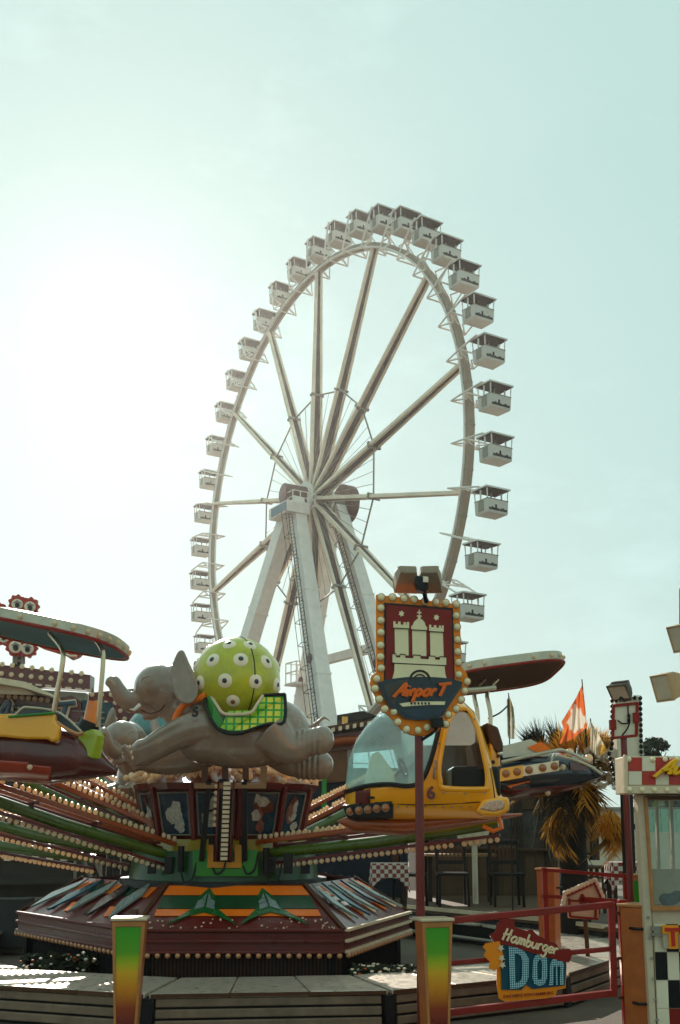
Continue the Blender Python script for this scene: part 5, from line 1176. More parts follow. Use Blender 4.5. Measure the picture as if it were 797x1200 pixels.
panel('wing_board', [(96, 820), (132, 824), (132, 880), (98, 880)], mat('mid teal board', (.02, .09, .12), .45, var=.3), fac, .1, .03)
def fl_(v): x = -6+v.x*13.0; y = 846-v.y*12.3+v.x*.25; return fp(x, y, -.10)+Vector((0, -v.z*.4, 0))
for g_, m, off in ((1.9, CREAM, 0), (1.15, mat('letter blue', (.02, .08, .13), .35, coat=.4), -.06)):
    q, _w = script_mb('AirporT', lambda v: fl_(v)+Vector((0, off, 0)), .20, .2, .15, g_); obj('lettering', q, m, fac)
panel('arch_roof', [(-60, 800), (0, 794), (30, 799), (58, 812), (60, 816), (28, 806), (0, 801), (-60, 806)], mat('cream canvas roof', (.62, .58, .48), .6), fac, 1.2, -.8)
panel('arch_roof_end', [(-60, 806), (0, 802), (28, 807), (40, 814), (-60, 812)], CREAM, fac, .1, -.5)
# side wing of the same ride seen behind the elephants
wg = thing('bulb_parapet', G(170, 24), 'low burgundy parapet dotted with bulbs behind the elephants', 'parapet')
panel('board', [(104, 812), (168, 806), (200, 808), (330, 838), (330, 900), (104, 900)], BURG, wg, .3, Y=24)
for r in range(7):
    for k in range(20):
        x = 108+k*11+(r % 2)*5; y = 814+r*9.5+max(0, x-180)*.2
        inst('bulb', fb_, wg, P(x, y, 23.96))
for k in range(9): obj('support_post', tb([G(106+k*28, 24.2), P(106+k*28, 900, 24.2)], .06, 6), DARK, wg)
# octopus eyes on a round sign
es = thing('eye_sign', G(20, 23), 'red scalloped sign with pairs of painted cartoon eyes above the ride front', 'sign')
EYR = mat('eye sign red', (.42, .05, .025), .4, var=.12)
def scal(cx, cy, r, n=9, a0=0, sx=1): return [(cx+sx*(r+r*.10*math.cos(n*(a0+2*PI*t/54)))*math.cos(a0+2*PI*t/54), cy+(r+r*.10*math.cos(n*(a0+2*PI*t/54)))*math.sin(a0+2*PI*t/54)) for t in range(54)]
def eyes(cx, cy, r, nm='eye_disc'):
    bd_ = panel('lobe', scal(cx, cy, r), EYR, es, .1, -.05-.0015*cx/10, 23)
    panel('eye_white', [(cx+r*.66*math.cos(t*PI/8), cy+r*.62*math.sin(t*PI/8)+1) for t in range(16)], EYEW, bd_, .03, -.09, 23)
    panel('eye_lid', [(cx-r*.45, cy-1), (cx, cy-r*.4), (cx+r*.45, cy-1), (cx, cy+r*.12)], GREY, bd_, .03, -.12, 23)
    panel('eye_pupil', [(cx+r*.26*math.cos(t*PI/6), cy+r*.30*math.sin(t*PI/6)+2) for t in range(12)], BLACK, bd_, .03, -.15, 23)
panel('sign_board', [(-40, 712), (10, 712), (50, 724), (100, 762), (92, 770), (84, 773), (76, 768), (50, 760), (38, 754), (-40, 752)], EYR, es, .15, .05, 23)
for cx, cy, r in ((20, 707, 10), (35, 710, 10), (-4, 716, 11), (4, 745, 11), (18, 757, 11.5), (32, 759, 11)): eyes(cx, cy, r)
obj('smile_line', tb([P(x, y, 22.95) for x, y in ((77, 767), (83, 769), (90, 769))], .03, 5), CREAM, es)
for x in (17.5, 27): obj('strut', tb([P(x, 762, 23.1), P(x, 778, 23.1)], .05, 6), GREY, es)
obj('strut', tb([P(17.5, 774, 23.1), P(27, 774, 23.1)], .035, 6), GREY, es)
obj('mast', tb([G(20, 23.4), P(20, 760, 23.4)], .10, 8), DARK, es)
# black stall with chequer band
stl = thing('dark_stall', G(40, 15), 'dark low stall with a brown and white chequer band under the swing arms', 'stall')
YS = 15.0
panel('front', [(-120, 987), (86, 989), (104, 1030), (104, 1050), (-120, 1054)], GRB, stl, .1, .06, YS)
panel('roof_slab', [(-120, 984), (88, 987), (88, 993), (-120, 992)], mat('grey slab edge', (.12, .12, .11), .5), stl, .8, -.02, YS)
for k in range(16):
    x = 79-k*8.3; panel('chequer_tile', [(x, 999+.4), (x+7.8, 1000), (x+7.8, 1009), (x, 1008.6)], (EYEW if k % 2 else BROWN), stl, .03, .035, YS)
panel('step', [(-120, 1030), (112, 1030), (112, 1036), (-120, 1038)], GRB, stl, .3, -.2, YS)
panel('lower_box', [(-120, 1054), (30, 1054), (30, 1110), (-120, 1112)], mat('blue grey box', (.06, .07, .08), .6), stl, .4, -1.2, YS)
for a, b in (((92, 992), (108, 1030)), ((104, 992), (120, 1030)), ((88, 990), (88, 1030)), ((118, 985), (118, 1030))): obj('strut', tb([P(*a, YS-.1), P(*b, YS-.1)], .022, 6), GREY, stl)
obj('lattice', tb([P(0, 982, 15.2)]+[P(k*4, 972 if k % 2 else 983, 15.2) for k in range(1, 22)], .02, 5), GREY, stl)
# hoarding far behind the carousel foot so that the gap below the arms reads as the back of other rides
def shed(x0, x1, y0, Y, label, m, depth=3, nm='shed', nb=0):
    t = thing(nm, G((x0+x1)/2, Y), label, 'shed'); a, b = G(x0, Y), G(x1, Y); zt = P(x0, y0, Y).z
    n = nb or max(2, int((b.x-a.x)/.35))
    for k in range(n):
        xa = lerp(a.x, b.x, k/n); xb = lerp(a.x, b.x, (k+1)/n)
        obj('wall_board', MB().box((xa+.006, Y+.004*(k % 3), 0), (xb-.006, Y+.05, zt)), m, t, smooth=False)
    obj('roof', MB().box((a.x-.1, Y-.15, zt), (b.x+.1, Y+depth, zt+.1)), DARK, t, smooth=False)
    for xx in (a.x, b.x-.05): obj('side_wall', MB().box((xx, Y+.055, 0), (xx+.05, Y+depth, zt-.002)), m, t, smooth=False)
    return t
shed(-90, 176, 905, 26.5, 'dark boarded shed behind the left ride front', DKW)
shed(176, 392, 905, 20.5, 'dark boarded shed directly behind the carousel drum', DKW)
# ------------------------------------------------------------------ round kiosk in the middle distance
YM = 18.5
kk = thing('burgundy_kiosk', G(405, YM), 'burgundy kiosk with chequered roof edge between elephant and helicopter', 'kiosk')
panel('roof_edge', [(335, 862), (372, 853), (440, 842), (470, 840), (470, 847), (440, 848), (372, 859), (336, 868)], BROWN, kk, 1.5, -.4, YM)
for k in range(12): panel('edge_tile', [(338+k*8.4, 862.6-k*1.55), (342+k*8.4, 861.6-k*1.55), (342+k*8.4, 866-k*1.5), (338+k*8.4, 867-k*1.5)], CREAM, kk, .03, -.435, YM)
panel('drum', [(384, 861), (470, 852), (470, 872), (386, 880)], BURG, kk, 1.2, -.2, YM)
obj('roller', tb([P(384, 871, YM-.3), P(402, 868, YM-.3), P(440, 866, YM-.3)], .09, 10), mat('copper pipe', (.3, .10, .04), .3, .4), kk)
panel('brown_door', [(383, 880), (407, 878), (407, 915), (383, 917)], mat('tan door', (.20, .11, .06), .45, var=.3), kk, .1, -.1, YM)
panel('pillar', [(407, 876), (414, 876), (414, 1000), (407, 1000)], GREY, kk, .1, -.15, YM)
obj('green_post', tb([P(380, 886, YM-.4), P(380, 1000, YM-.4)], .045, 8), GREEN, kk)
panel('blue_wall', [(352, 900), (478, 900), (478, 1076), (352, 1076)], mat('night blue wall', (.012, .03, .055), .5, var=.4), kk, .1, 0, YM)  # dark sheet, extended to the ground to black out the gap and stop light
obj('yellow_beacon', tb([P(404, 848, YM-.3), P(404, 840, YM-.3)], .05, 8), YEL, kk)
obj('cable', tb(smoothpath([P(420, 846, YM-.3), P(435, 840, YM-.3), P(452, 842, YM-.3)], 4), .02, 5), BLACK, kk)
panel('chain_roof', [(395, 838), (425, 833), (440, 838), (440, 843), (395, 845)], GRB, kk, 1, .3, YM)
# ------------------------------------------------------------------ brown pub hut on its terrace
YP = 19.0
HUT = mat('brown hut boards', (.125, .085, .055), .6, var=.3, scale=4, bump=.15, dirt=.2)
hut = thing('pub_hut', G(580, YP), 'brown boarded pub hut with a row of windows behind the yellow helicopter', 'hut')
WIN = [(522, 577, 938, 992), (582, 606, 938, 993), (611, 640, 948, 994)]
zt = P(500, 880, YP).z
def hbox(nm, x0, x1, y0, y1, m, d=0, th=.08, par=None, bevel=0):
    a, b = P(x0, y1, YP), P(x1, y0, YP); return obj(nm, MB().box((a.x, YP+d, a.z), (b.x, YP+d+th, b.z)), m, par or hut, smooth=False, bevel=bevel)
hbox('roof', 488, 668, 876, 890, DARK, -.5, 4.5)
xs = 503
for k in range(28):
    x0 = 503+k*5.9; x1 = x0+5.7; xm = (x0+x1)/2
    hit = [w_ for w_ in WIN if w_[0] < xm < w_[1]]
    hbox('wall_board', x0, x1, 996, 1056, HUT, .004*(k % 3))
    if not hit: hbox('wall_board', x0, x1, 890, 996, HUT, .004*(k % 3))
    else: hbox('wall_board', x0, x1, 890, hit[0][2], HUT, .004*(k % 3))
for i, (x0, x1, y0, y1) in enumerate(WIN):
    fr = hbox('window', x0-2, x0, y0-2, y1+2, HUT, -.04, .13)
    hbox('frame_strip', x1, x1+2, y0-2, y1+2, HUT, -.04, .13, fr); hbox('frame_strip', x0, x1, y0-2, y0, HUT, -.042, .13, fr); hbox('sill', x0-3, x1+3, y1, y1+3, HUT, -.10, .2, fr)
    hbox('pane', x0, x1, y0, y1, glass('hut window glass%d' % i, (.55, .5, .45), .05, .12), .03, .01, fr)
    for k in range(max(1, int((x1-x0)/7))):
        hbox('low_curtain', x0+k*7.4, min(x1, x0+k*7.4+6.6), y1-13 if i else y1-10, y1, mat('dull pink curtain', (.33, .18, .13), .8, var=.3), .07+.01*(k % 2), .02, fr)
    if i == 0: hbox('mullion', 549, 551, y0, y1, HUT, -.03, .1, fr)
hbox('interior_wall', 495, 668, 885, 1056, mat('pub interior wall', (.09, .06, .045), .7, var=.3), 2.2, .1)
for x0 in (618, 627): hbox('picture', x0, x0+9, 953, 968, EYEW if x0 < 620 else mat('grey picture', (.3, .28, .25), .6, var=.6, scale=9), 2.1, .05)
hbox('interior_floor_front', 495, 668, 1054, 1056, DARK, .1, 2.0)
for x in (494, 666): hbox('side_wall', x, x+3, 890, 1056, HUT, .09, 3.2)
for x0, x1 in ((640.5, 641.6), (607.5, 609.5), (579, 580.5)): hbox('pilaster', x0, x1, 890, 1056, DKW, -.05, .045)
for k in range(9): hbox('lower_panel', 522+k*13.4, 533+k*13.4, 1004, 1030, HUT, -.02, .015)
# person in dark clothes behind the window
def person(c, h, label):
    t = thing('person', c, label, 'person'); k = h/1.75; me = bpy.data.meshes.new('body'); b = bmesh_skel(k)
    return t
def body_obj(c, k, par, top, skin):
    V = [(0, 0, .95), (0, 0, 1.15), (0, 0, 1.38), (0, 0, 1.48), (0, -.01, 1.55), (0, -.02, 1.66), (0, -.01, 1.74),
         (-.17, 0, 1.40), (-.25, .02, 1.16), (-.20, -.16, 1.00), (-.12, -.24, 1.02), (.17, 0, 1.40), (.25, .02, 1.16), (.21, -.14, .98), (.14, -.22, 1.0),
         (-.10, 0, .88), (-.11, -.01, .48), (-.11, .02, .08), (-.11, -.10, .04), (.10, 0, .88), (.11, -.01, .48), (.12, .02, .08), (.12, -.10, .04)]
    Ed = [(0, 1), (1, 2), (2, 3), (3, 4), (4, 5), (5, 6), (2, 7), (7, 8), (8, 9), (9, 10), (2, 11), (11, 12), (12, 13), (13, 14), (0, 15), (15, 16), (16, 17), (17, 18), (0, 19), (19, 20), (20, 21), (21, 22)]
    Rd = [.15, .14, .16, .06, .055, .095, .07, .075, .055, .042, .035, .075, .055, .042, .035, .095, .065, .045, .035, .095, .065, .045, .035]
    me = bpy.data.meshes.new('body'); me.from_pydata([Vector(v)*k for v in V], Ed, []); o = bpy.data.objects.new('body', me); COL.objects.link(o)
    s = o.modifiers.new('skin', 'SKIN'); 
    for i, r in enumerate(Rd): me.skin_vertices[0].data[i].radius = (r*k, r*k*(.75 if i in (0, 1, 2) else 1))
    me.skin_vertices[0].data[0].use_root = True
    o.modifiers.new('sub', 'SUBSURF').levels = 2; o.modifiers['sub'].render_levels = 2
    dg = bpy.context.evaluated_depsgraph_get(); dg.update(); r = bpy.data.meshes.new_from_object(o.evaluated_get(dg)); bpy.data.objects.remove(o)
    r.materials.clear(); r.materials.append(top); r.materials.append(skin)
    for p in r.polygons:
        p.use_smooth = True; zc = sum(r.vertices[i].co.z for i in p.vertices)/len(p.vertices)
        if zc > 1.53*k: p.material_index = 1
    q = bpy.data.objects.new('body', r); COL.objects.link(q); q.parent = par; return q
pc = G(622, 19.75); pc.z = P(622, 968, 19.75).z-1.76
per = thing('person', pc, 'dark haired person in black clothes standing behind the hut window', 'person')
body_obj(pc, 1.0, per, mat('black cloth', (.012, .012, .014), .8), mat('brown skin', (.28, .16, .11), .6))  # one even brown for the skin
hr_ = MB().ball(pc+Vector((0, .015, 1.69)), (.10, .11, .10), 12, 8); obj('hair', hr_, BLACK, per)
hbox('duckboard', 600, 645, 1040, 1043, BROWN, .3, 1.3)
# terrace in front of the hut, with its pale edge
TZ = .42
ter = thing('terrace', G(600, 15), 'raised pub terrace with a pale metal edge behind the red gate', 'terrace')
TP = [G(432, 16.6, TZ), G(468, 16.4, TZ), G(585, 14.6, TZ), G(640, 13.9, TZ), G(703, 13.0, TZ), G(730, 12.9, TZ), G(790, 20.5, TZ), G(420, 20.5, TZ)]
obj('floor', MB().prism(TP, -Z*.05), mat('terrace boards', (.16, .12, .09), .6, var=.3, scale=5, bump=.2), ter, smooth=False)
for a, b in zip(TP[:5], TP[1:5]):
    obj('edge_strip', bm(a+Z*.012, b+Z*.012, .06, .05), mat('pale edge strip', (.62, .58, .5), .35, .5), ter, smooth=False)
    obj('under_shade', MB().prism([a-Z*.06+Vector((0, .08, 0)), b-Z*.06+Vector((0, .08, 0)), b-Z*.41+Vector((0, .08, 0)), a-Z*.41+Vector((0, .08, 0))], Vector((0, .03, 0))), BLACK, ter, smooth=False)  # black sheet standing in for the shade under the terrace
obj('low_rail', tb([G(470, 16.0, .12), G(585, 14.2, .12), G(690, 12.7, .12)], .025, 6), GREY, ter)
# white folded parasol on a pole, bar rail, chairs
prs = thing('parasol', G(555, 17.0, TZ), 'white pole with a half folded pale parasol in front of the hut windows', 'parasol')
obj('pole', tb([G(555.5, 17.0, TZ), P(555.5, 963, 17.0)], .045, 10), mat('white pole paint', (.6, .58, .54), .45), prs)
cv = MB(); r_ = random.Random(4); n_ = 16; c0 = P(553, 952, 17.0)
rings = []
for q, (z, ra) in enumerate(((.12, .05), (-.02, .22), (-.17, .21), (-.33, .16), (-.42, .07))):
    rings.append([c0+Vector((math.cos(2*PI*k/n_)*ra*(1.25+.25*(k % 2)), math.sin(2*PI*k/n_)*ra*(.8+.3*(k % 2)), z-.06*(k % 2)*q/2)) for k in range(n_)])
cv.add([p for g in rings for p in g], [(i*n_+k, i*n_+(k+1) % n_, (i+1)*n_+(k+1) % n_, (i+1)*n_+k) for i in range(4) for k in range(n_)])
obj('cloth', cv, mat('off white canvas', (.62, .62, .54), .8), prs)
def chair(px, Y, w_, label, rot=0, zt_=.98, m=None):
    m = m or mat('black wood', (.02, .018, .016), .45, var=.3)
    c = G(px, Y, TZ); t = thing('bar_chair', c, label, 'chair', 'dark chairs on the pub terrace'); h = w_/2
    L4 = [(-h, -h), (h, -h), (h, h), (-h, h)]
    obj('seat', MB().box(c+Vector((-h-.02, -h-.02, .46)), c+Vector((h+.02, h+.02, .5))), m, t, bevel=.01)
    for x, y in L4: obj('leg', bm(c+Vector((x, y, 0)), c+Vector((x*.95, y*.95, .46)), .04, .04, Vector((0, 1, 0))), m, t, smooth=False)
    for x in (-h, h): obj('back_post', bm(c+Vector((x, h, .5)), c+Vector((x, h+.06, zt_)), .04, .035, Vector((0, 1, 0))), m, t, smooth=False)
    obj('top_rail', MB().box(c+Vector((-h-.03, h+.03, zt_-.06)), c+Vector((h+.03, h+.07, zt_+.012))), m, t, bevel=.01)
    obj('back_rail', MB().box(c+Vector((-h, h+.02, zt_-.36)), c+Vector((h, h+.05, zt_-.30))), m, t, smooth=False)
    for k in range(7): obj('spindle', bm(c+Vector((-h+w_*(k+.5)/7, h+.035, zt_-.30)), c+Vector((-h+w_*(k+.5)/7, h+.05, zt_-.06)), .022, .018, Vector((0, 1, 0))), BROWN, t, smooth=False)
    t.rotation_euler = (0, 0, rot); return t
chair(529, 16.6, .44, 'dark spindle back chair left of the white parasol pole')
chair(592, 16.5, .44, 'dark spindle back chair right of the white parasol pole')
chair(480, 16.3, .40, 'dark chair beside the small table with the checked cloth', 1.2, .9)
tbc = thing('dark_table', G(560, 17.6, TZ), 'long dark table standing behind the two spindle back chairs', 'table')
obj('top', MB().box(G(500, 17.3, TZ+.72), G(575, 17.9, TZ+.76)), mat('tan wood', (.3, .2, .12)), tbc, bevel=.006)
for x in (503, 572): obj('leg', bm(G(x, 17.5, TZ), G(x, 17.5, TZ+.72), .07, .07, Vector((0, 1, 0))), DKW, tbc, smooth=False)
def check_mat(name, a, b, sc):
    m = mat(name, a, .8); t, bs_ = nodes(m); co = t.nodes.new('ShaderNodeTexCoord'); c = t.nodes.new('ShaderNodeTexChecker'); c.inputs['Scale'].default_value = sc
    c.inputs['Color1'].default_value = (*a, 1); c.inputs['Color2'].default_value = (*b, 1); t.links.new(co.outputs['Object'], c.inputs['Vector']); t.links.new(c.outputs[0], bs_.inputs['Base Color']); return m
CHK = check_mat('checked cloth', (.6, .55, .5), (.25, .05, .04), 17)
def cloth_table(x0, x1, Y, zt_, label, lt):
    a, b = G(x0, Y, 0), G(x1, Y, 0); c = (a+b)/2; h = (b.x-a.x)/2; z0 = TZ
    t = thing('small_table', (c.x, Y, z0), lt, 'table'); obj('top', MB().box((a.x, Y-h*.8, zt_-.04), (b.x, Y+h*.8, zt_)), BROWN, t, smooth=False)
    for sx in (-1, 1):
        for sy in (-1, 1): obj('leg', bm(Vector((c.x+sx*h*.85, Y+sy*h*.65, z0)), Vector((c.x+sx*h*.85, Y+sy*h*.65, zt_-.04)), .05, .05, Vector((0, 1, 0))), DKW, t, smooth=False)
    n = 48; rg_ = []
    for k in range(n):
        u = k/n*8; sdd = int(u//2); f = (u % 2)/2*2-1
        p = ((f, -1), (1, f), (-f, 1), (-1, -f))[sdd]; rg_.append(p)
    q = MB(); vs = [Vector((c.x+p[0]*h*1.02, Y+p[1]*h*.82, zt_+.006)) for p in rg_]
    vs2 = []
    for k, p in enumerate(rg_):
        cor = max(abs(p[0])*abs(p[1]), .0); w_ = .05*math.sin(k*1.7)
        vs2.append(Vector((c.x+p[0]*(h*1.08+w_*.3), Y+p[1]*(h*.88+w_*.3), zt_-.20-.22*cor**3)))
    q.add(vs+vs2+[Vector((c.x, Y, zt_+.007))], [(k, (k+1) % n, n+(k+1) % n, n+k) for k in range(n)]+[(k, (k+1) % n, 2*n) for k in range(n)])
    cl_ = obj('tablecloth', q, CHK, None, angle=60); tag(cl_, label, 'tablecloth')
cloth_table(435, 476, 15.9, 1.08, 'checked cloth draped over the small table near the carousel', 'small table under a checked cloth in the dark left of the hut')
cloth_table(711, 752, 13.8, 1.16, 'checked cloth in the light beside the ticket booth pole', 'small table under a sunlit checked cloth behind the red pole')
for px, Y, lab in ((680, 15.2, 'dark wooden stool behind the house shaped board'), (694, 15.0, 'dark wooden stool nearest the sunlit table')):
    c = G(px, Y, TZ); t = thing('stool', c, lab, 'stool', 'stools on the pub terrace')
    obj('seat', MB().box(c+Vector((-.2, -.2, .62)), c+Vector((.2, .2, .66))), BROWN, t, bevel=.01)
    for x in (-.17, .17):
        for y in (-.17, .17): obj('leg', bm(c+Vector((x, y, 0)), c+Vector((x, y, .62)), .045, .045, Vector((0, 1, 0))), BROWN, t, smooth=False)
    for z in (.2, .5): obj('stretcher', bm(c+Vector((-.17, -.17, z)), c+Vector((.17, -.17, z)), .03, .03), BROWN, t, smooth=False)
dr = thing('menu_door', G(685, 17.5, TZ), 'brown framed pale door panel behind the palm trunk', 'door')
obj('leaf', MB().box(P(672, 1000, 17.5), P(694, 935, 17.55)), mat('dull tan panel', (.30, .22, .16), .6, var=.2), dr, smooth=False)
for x in (671, 694): obj('frame', MB().box(P(x, 1008, 17.42), P(x+2.6, 930, 17.6)), DKW, dr, smooth=False)
obj('frame', MB().box(P(671, 1002, 17.43), P(696, 999, 17.58)), DKW, dr, smooth=False)
# ------------------------------------------------------------------ far right: pale hoarding, low wall, dark tree
wl_ = thing('pale_wall', G(740, 34), 'long pale wall in the light far behind the palm', 'wall')
for k in range(16):
    x0 = 664+k*22; obj('panel', MB().box((G(x0, 34).x+.01, 34, 0), (G(x0+22, 34).x-.01, 34.15, 2.15)), mat('pale wall panel', (.60, .58, .52), .6, var=.08, dirt=.12), wl_, smooth=False)
obj('dark_band', MB().box((G(660, 34).x, 33.96, 1.55), (G(1010, 34).x, 33.99, 1.72)), DARK, wl_, smooth=False); obj('coping', MB().box((G(660, 34).x, 33.9, 2.15), (G(1010, 34).x, 34.2, 2.25)), GREY, wl_, smooth=False)
hd = thing('teal_hoarding', G(790, 24), 'pale teal site fence seen through the booth window', 'fence')
for k in range(12):
    x0 = 757+k*9; obj('fence_board', MB().box((G(x0, 24).x+.008, 24, 1.5), (G(x0+9, 24).x-.008, 24.04, 2.0+.01*(k % 3))), mat('pale teal fence', (.36, .55, .48), .6, var=.12, dirt=.15), hd, smooth=False)
for k in range(4): obj('sunlit_ground_panel', MB().box((G(757+27*k, 24).x+.01, 24.02, 0), (G(784+27*k, 24).x-.01, 24.1, 1.48)), mat('pale wall panel', (.60, .58, .52), .6), hd, smooth=False)  # pale panels standing in for the sunlit ground beyond the booth
for z in (1.55, 1.85): obj('fence_rail', MB().box((G(757, 24).x, 24.045, z), (G(865, 24).x, 24.1, z+.08)), BROWN, hd, smooth=False)
def tree(px, Y, top_y, w_px, seed, label, col):
    rr = random.Random(seed); c = G(px, Y); zt_ = P(px, top_y, Y).z; rw = w_px/FPX*Y/2
    t = thing('leafy_tree', c, label, 'tree')
    tr = MB(); tr.tube([c, c+Vector((.1, 0, zt_*.3)), c+Vector((-.05, 0, zt_*.75))], [.28, .2, .07], 9)
    for k in range(7):
        a = rr.uniform(0, 2*PI); s = c+Z*zt_*rr.uniform(.25, .6); tr.tube([s, s+Vector((math.cos(a)*rw*.5, math.sin(a)*rw*.5, zt_*.18)), s+Vector((math.cos(a)*rw*.8, math.sin(a)*rw*.8, zt_*.3))], [.1, .06, .02], 6)
    obj('trunk', tr, BROWN, t)
    q = MB()
    cl = [(Vector((rr.gauss(0, .42)*rw, rr.gauss(0, .42)*rw, zt_*rr.uniform(.42, .93)))) for k in range(46)]
    for cc in cl:
        f = 1-abs(cc.z/zt_-.62)*1.1; p0 = c+Vector((cc.x*f, cc.y*f, cc.z)); rad = rw*rr.uniform(.14, .3)
        for k in range(90):
            v = Vector((rr.gauss(0, 1), rr.gauss(0, 1), rr.gauss(0, 1))).normalized()*rad*rr.uniform(.5, 1.1); p = p0+v
            x = Vector((rr.gauss(0, 1), rr.gauss(0, 1), rr.gauss(0, 1))).normalized()*rr.uniform(.10, .2); y = x.orthogonal()*.45
            q.add([p-x, p+y, p+x, p-y], [(0, 1, 2, 3)])
    obj('crown', q, col, t, kind='stuff', smooth=False)
LEAF = mat('dark leaf green', (.055, .07, .03), .6, var=.5, scale=1.5)
tree(765, 55, 858, 52, 3, 'dark leafy tree rising behind the booth sign', LEAF)
tree(790, 70, 885, 60, 8, 'lower leafy tree behind the right end of the booth sign', LEAF)
# ------------------------------------------------------------------ palm
YPA = 13.6
pm = thing('palm_tree', G(668, YPA), 'decorative palm with dark trunk and drooping dry straw fronds', 'palm tree')
tr = MB(); n_ = 14; pts = [G(670, YPA).lerp(P(668, 905, YPA), k/n_) for k in range(n_+1)]
tr.tube(pts, [.20-.004*k+.018*(k % 2) for k in range(n_+1)], 14); obj('trunk', tr, mat('dark palm bark', (.03, .026, .026), .8, var=.5, scale=12, bump=.6), pm)
def frond_mesh(seed, ln, droop, m, wid=.16):
    rr = random.Random(seed); q = MB(); pts = []
    for k in range(13): f = k/12; pts.append(Vector((ln*f*(1-.25*droop*f), 0, ln*(.32*f-droop*f*f))))
    q.tube(pts, [.014-.001*k for k in range(13)], 5)
    for k in range(1, 13):
        p = pts[k]; d = (pts[k]-pts[k-1]).normalized()
        for s in (-1, 1):
            for w_ in range(2):
                l = wid*(1.4-.75*k/12)*rr.uniform(.8, 1.3)*2.2; sd = Vector((0, s, 0)); tip = p+d*l*rr.uniform(.55, .95)+sd*l*rr.uniform(.25, .6)-Z*l*rr.uniform(.2, .7)
                e = d*.014; p2 = p+d*w_*.05; mid = (p2+tip)/2+Z*.02; q.add([p2-e, p2+e, mid+e*1.2, tip, mid-e*1.2], [(0, 1, 2, 3, 4)])
    return q.mesh('frond', m, smooth=False)
DRY = mat('brown dry frond', (.20, .115, .045), .7, var=.4, scale=10); DRK = mat('dark dry frond', (.06, .055, .03), .7, var=.4, scale=10)
GOLD = mat('golden straw frond', (.66, .40, .09), .6, var=.35, scale=10)
for m in (DRY, GOLD):                                 # thin dry leaves let light through
    t_, b_ = nodes(m); tl_ = t_.nodes.new('ShaderNodeBsdfTranslucent'); tl_.inputs[0].default_value = (.75, .40, .06, 1) if m is GOLD else (.35, .2, .06, 1); ms = t_.nodes.new('ShaderNodeMixShader'); ms.inputs[0].default_value = .4
    t_.links.new(b_.outputs[0], ms.inputs[1]); t_.links.new(tl_.outputs[0], ms.inputs[2]); t_.links.new(ms.outputs[0], t_.nodes['Material Output'].inputs['Surface'])
FM = [frond_mesh(k, l, d, m) for k, (l, d, m) in enumerate(((.75, .9, DRY), (.9, 1.1, DRK), (.8, .8, DRY), (.85, 1.25, DRK), (.7, 1.0, GOLD), (.65, 1.3, DRY)))]
rr = random.Random(11); top = P(672, 908, YPA)
for k in range(46):
    a = rr.uniform(0, 2*PI); el = rr.uniform(-.5, .75)
    inst('frond', FM[k % 6], pm, top+Vector((rr.uniform(-.1, .1), rr.uniform(-.1, .1), rr.uniform(-.28, .12))), (0, -el, a), rr.uniform(.58, .98))
# straw tuft on the palm top and one hanging tuft at the right
def straw_mesh(seed, n, ln, spread, m):
    r_ = random.Random(seed); q = MB()
    for k in range(n):
        v = Vector((r_.gauss(0, spread), r_.gauss(0, spread), 1)).normalized()*ln*r_.uniform(.55, 1.1); o = Vector((r_.gauss(0, .02), r_.gauss(0, .02), 0)); s = v.orthogonal().normalized()*.007
        q.add([o-s, o+s, o+v*.6+s*1.2+Vector((v.x, v.y, 0))*.1, o+v+Vector((v.x, v.y, -.05))*.25, o+v*.6-s*1.2+Vector((v.x, v.y, 0))*.1], [(0, 1, 2, 3, 4)])
    return q.mesh('straw', m, smooth=False)
SW = [straw_mesh(k, 26, l, sp_, m) for k, (l, sp_, m) in enumerate(((.42, .25, GOLD), (.36, .35, GOLD), (.45, .22, DRY), (.55, .10, DRK)))]
for k in range(60):
    px = rr.uniform(634, 730); f = (px-682)/48
    inst('straw_tuft', SW[k % 3], pm, P(px, 884-rr.uniform(0, 10)*(1-abs(f)), YPA+rr.uniform(-.3, .3)), (rr.uniform(-.5, .3), f*.95+rr.uniform(-.25, .25), 0), rr.uniform(.7, 1.1)*(1-.35*abs(f)))
for k in range(16): inst('straw_tuft', SW[3], pm, P(rr.uniform(612, 668), 882, YPA+rr.uniform(0, .4)), (rr.uniform(-.3, .3), rr.uniform(-.9, .5), 0), rr.uniform(.5, 1.0))
st2 = thing('straw_bundle', P(725, 972, 12.9), 'golden bundle of dry straw hanging left of the booth pole', 'straw bundle')
for k in range(16): inst('straw', FM[4 if k % 3 else 5], st2, P(712+rr.uniform(-3, 10), 950+rr.uniform(-3, 5), 12.9), (0, rr.uniform(.7, 1.3), rr.uniform(-.6, .9)+(0 if k % 2 else PI)), rr.uniform(.4, .7))
st3 = thing('straw_bundle', P(642, 985, 13.0), 'bright tipped dry straw hanging to the left of the palm trunk', 'straw bundle')
for k in range(14): inst('straw', FM[4 if k % 2 else 0], st3, P(660+rr.uniform(-5, 5), 950+rr.uniform(-4, 4), 13.0), (0, rr.uniform(.55, 1.0), PI+rr.uniform(-.3, .3)), rr.uniform(.5, .75))
# pale flecks that paint silvery highlights into the palm fronds
tn = MB()
for k in range(120):
    p = P(rr.uniform(676, 722), rr.uniform(878, 925), 13.2+rr.uniform(-.2, .3)); x = Vector((rr.gauss(0, 1), rr.gauss(0, 1), rr.gauss(0, 1))).normalized()*rr.uniform(.03, .09); y = x.orthogonal()*.4
    tn.prism([p-x, p+y, p+x, p-y], x.cross(y).normalized()*.004)
obj('leaf_highlights', tn, mat('pale leaf highlight', (.42, .38, .33), .4, var=.4), pm, kind='stuff', smooth=False)
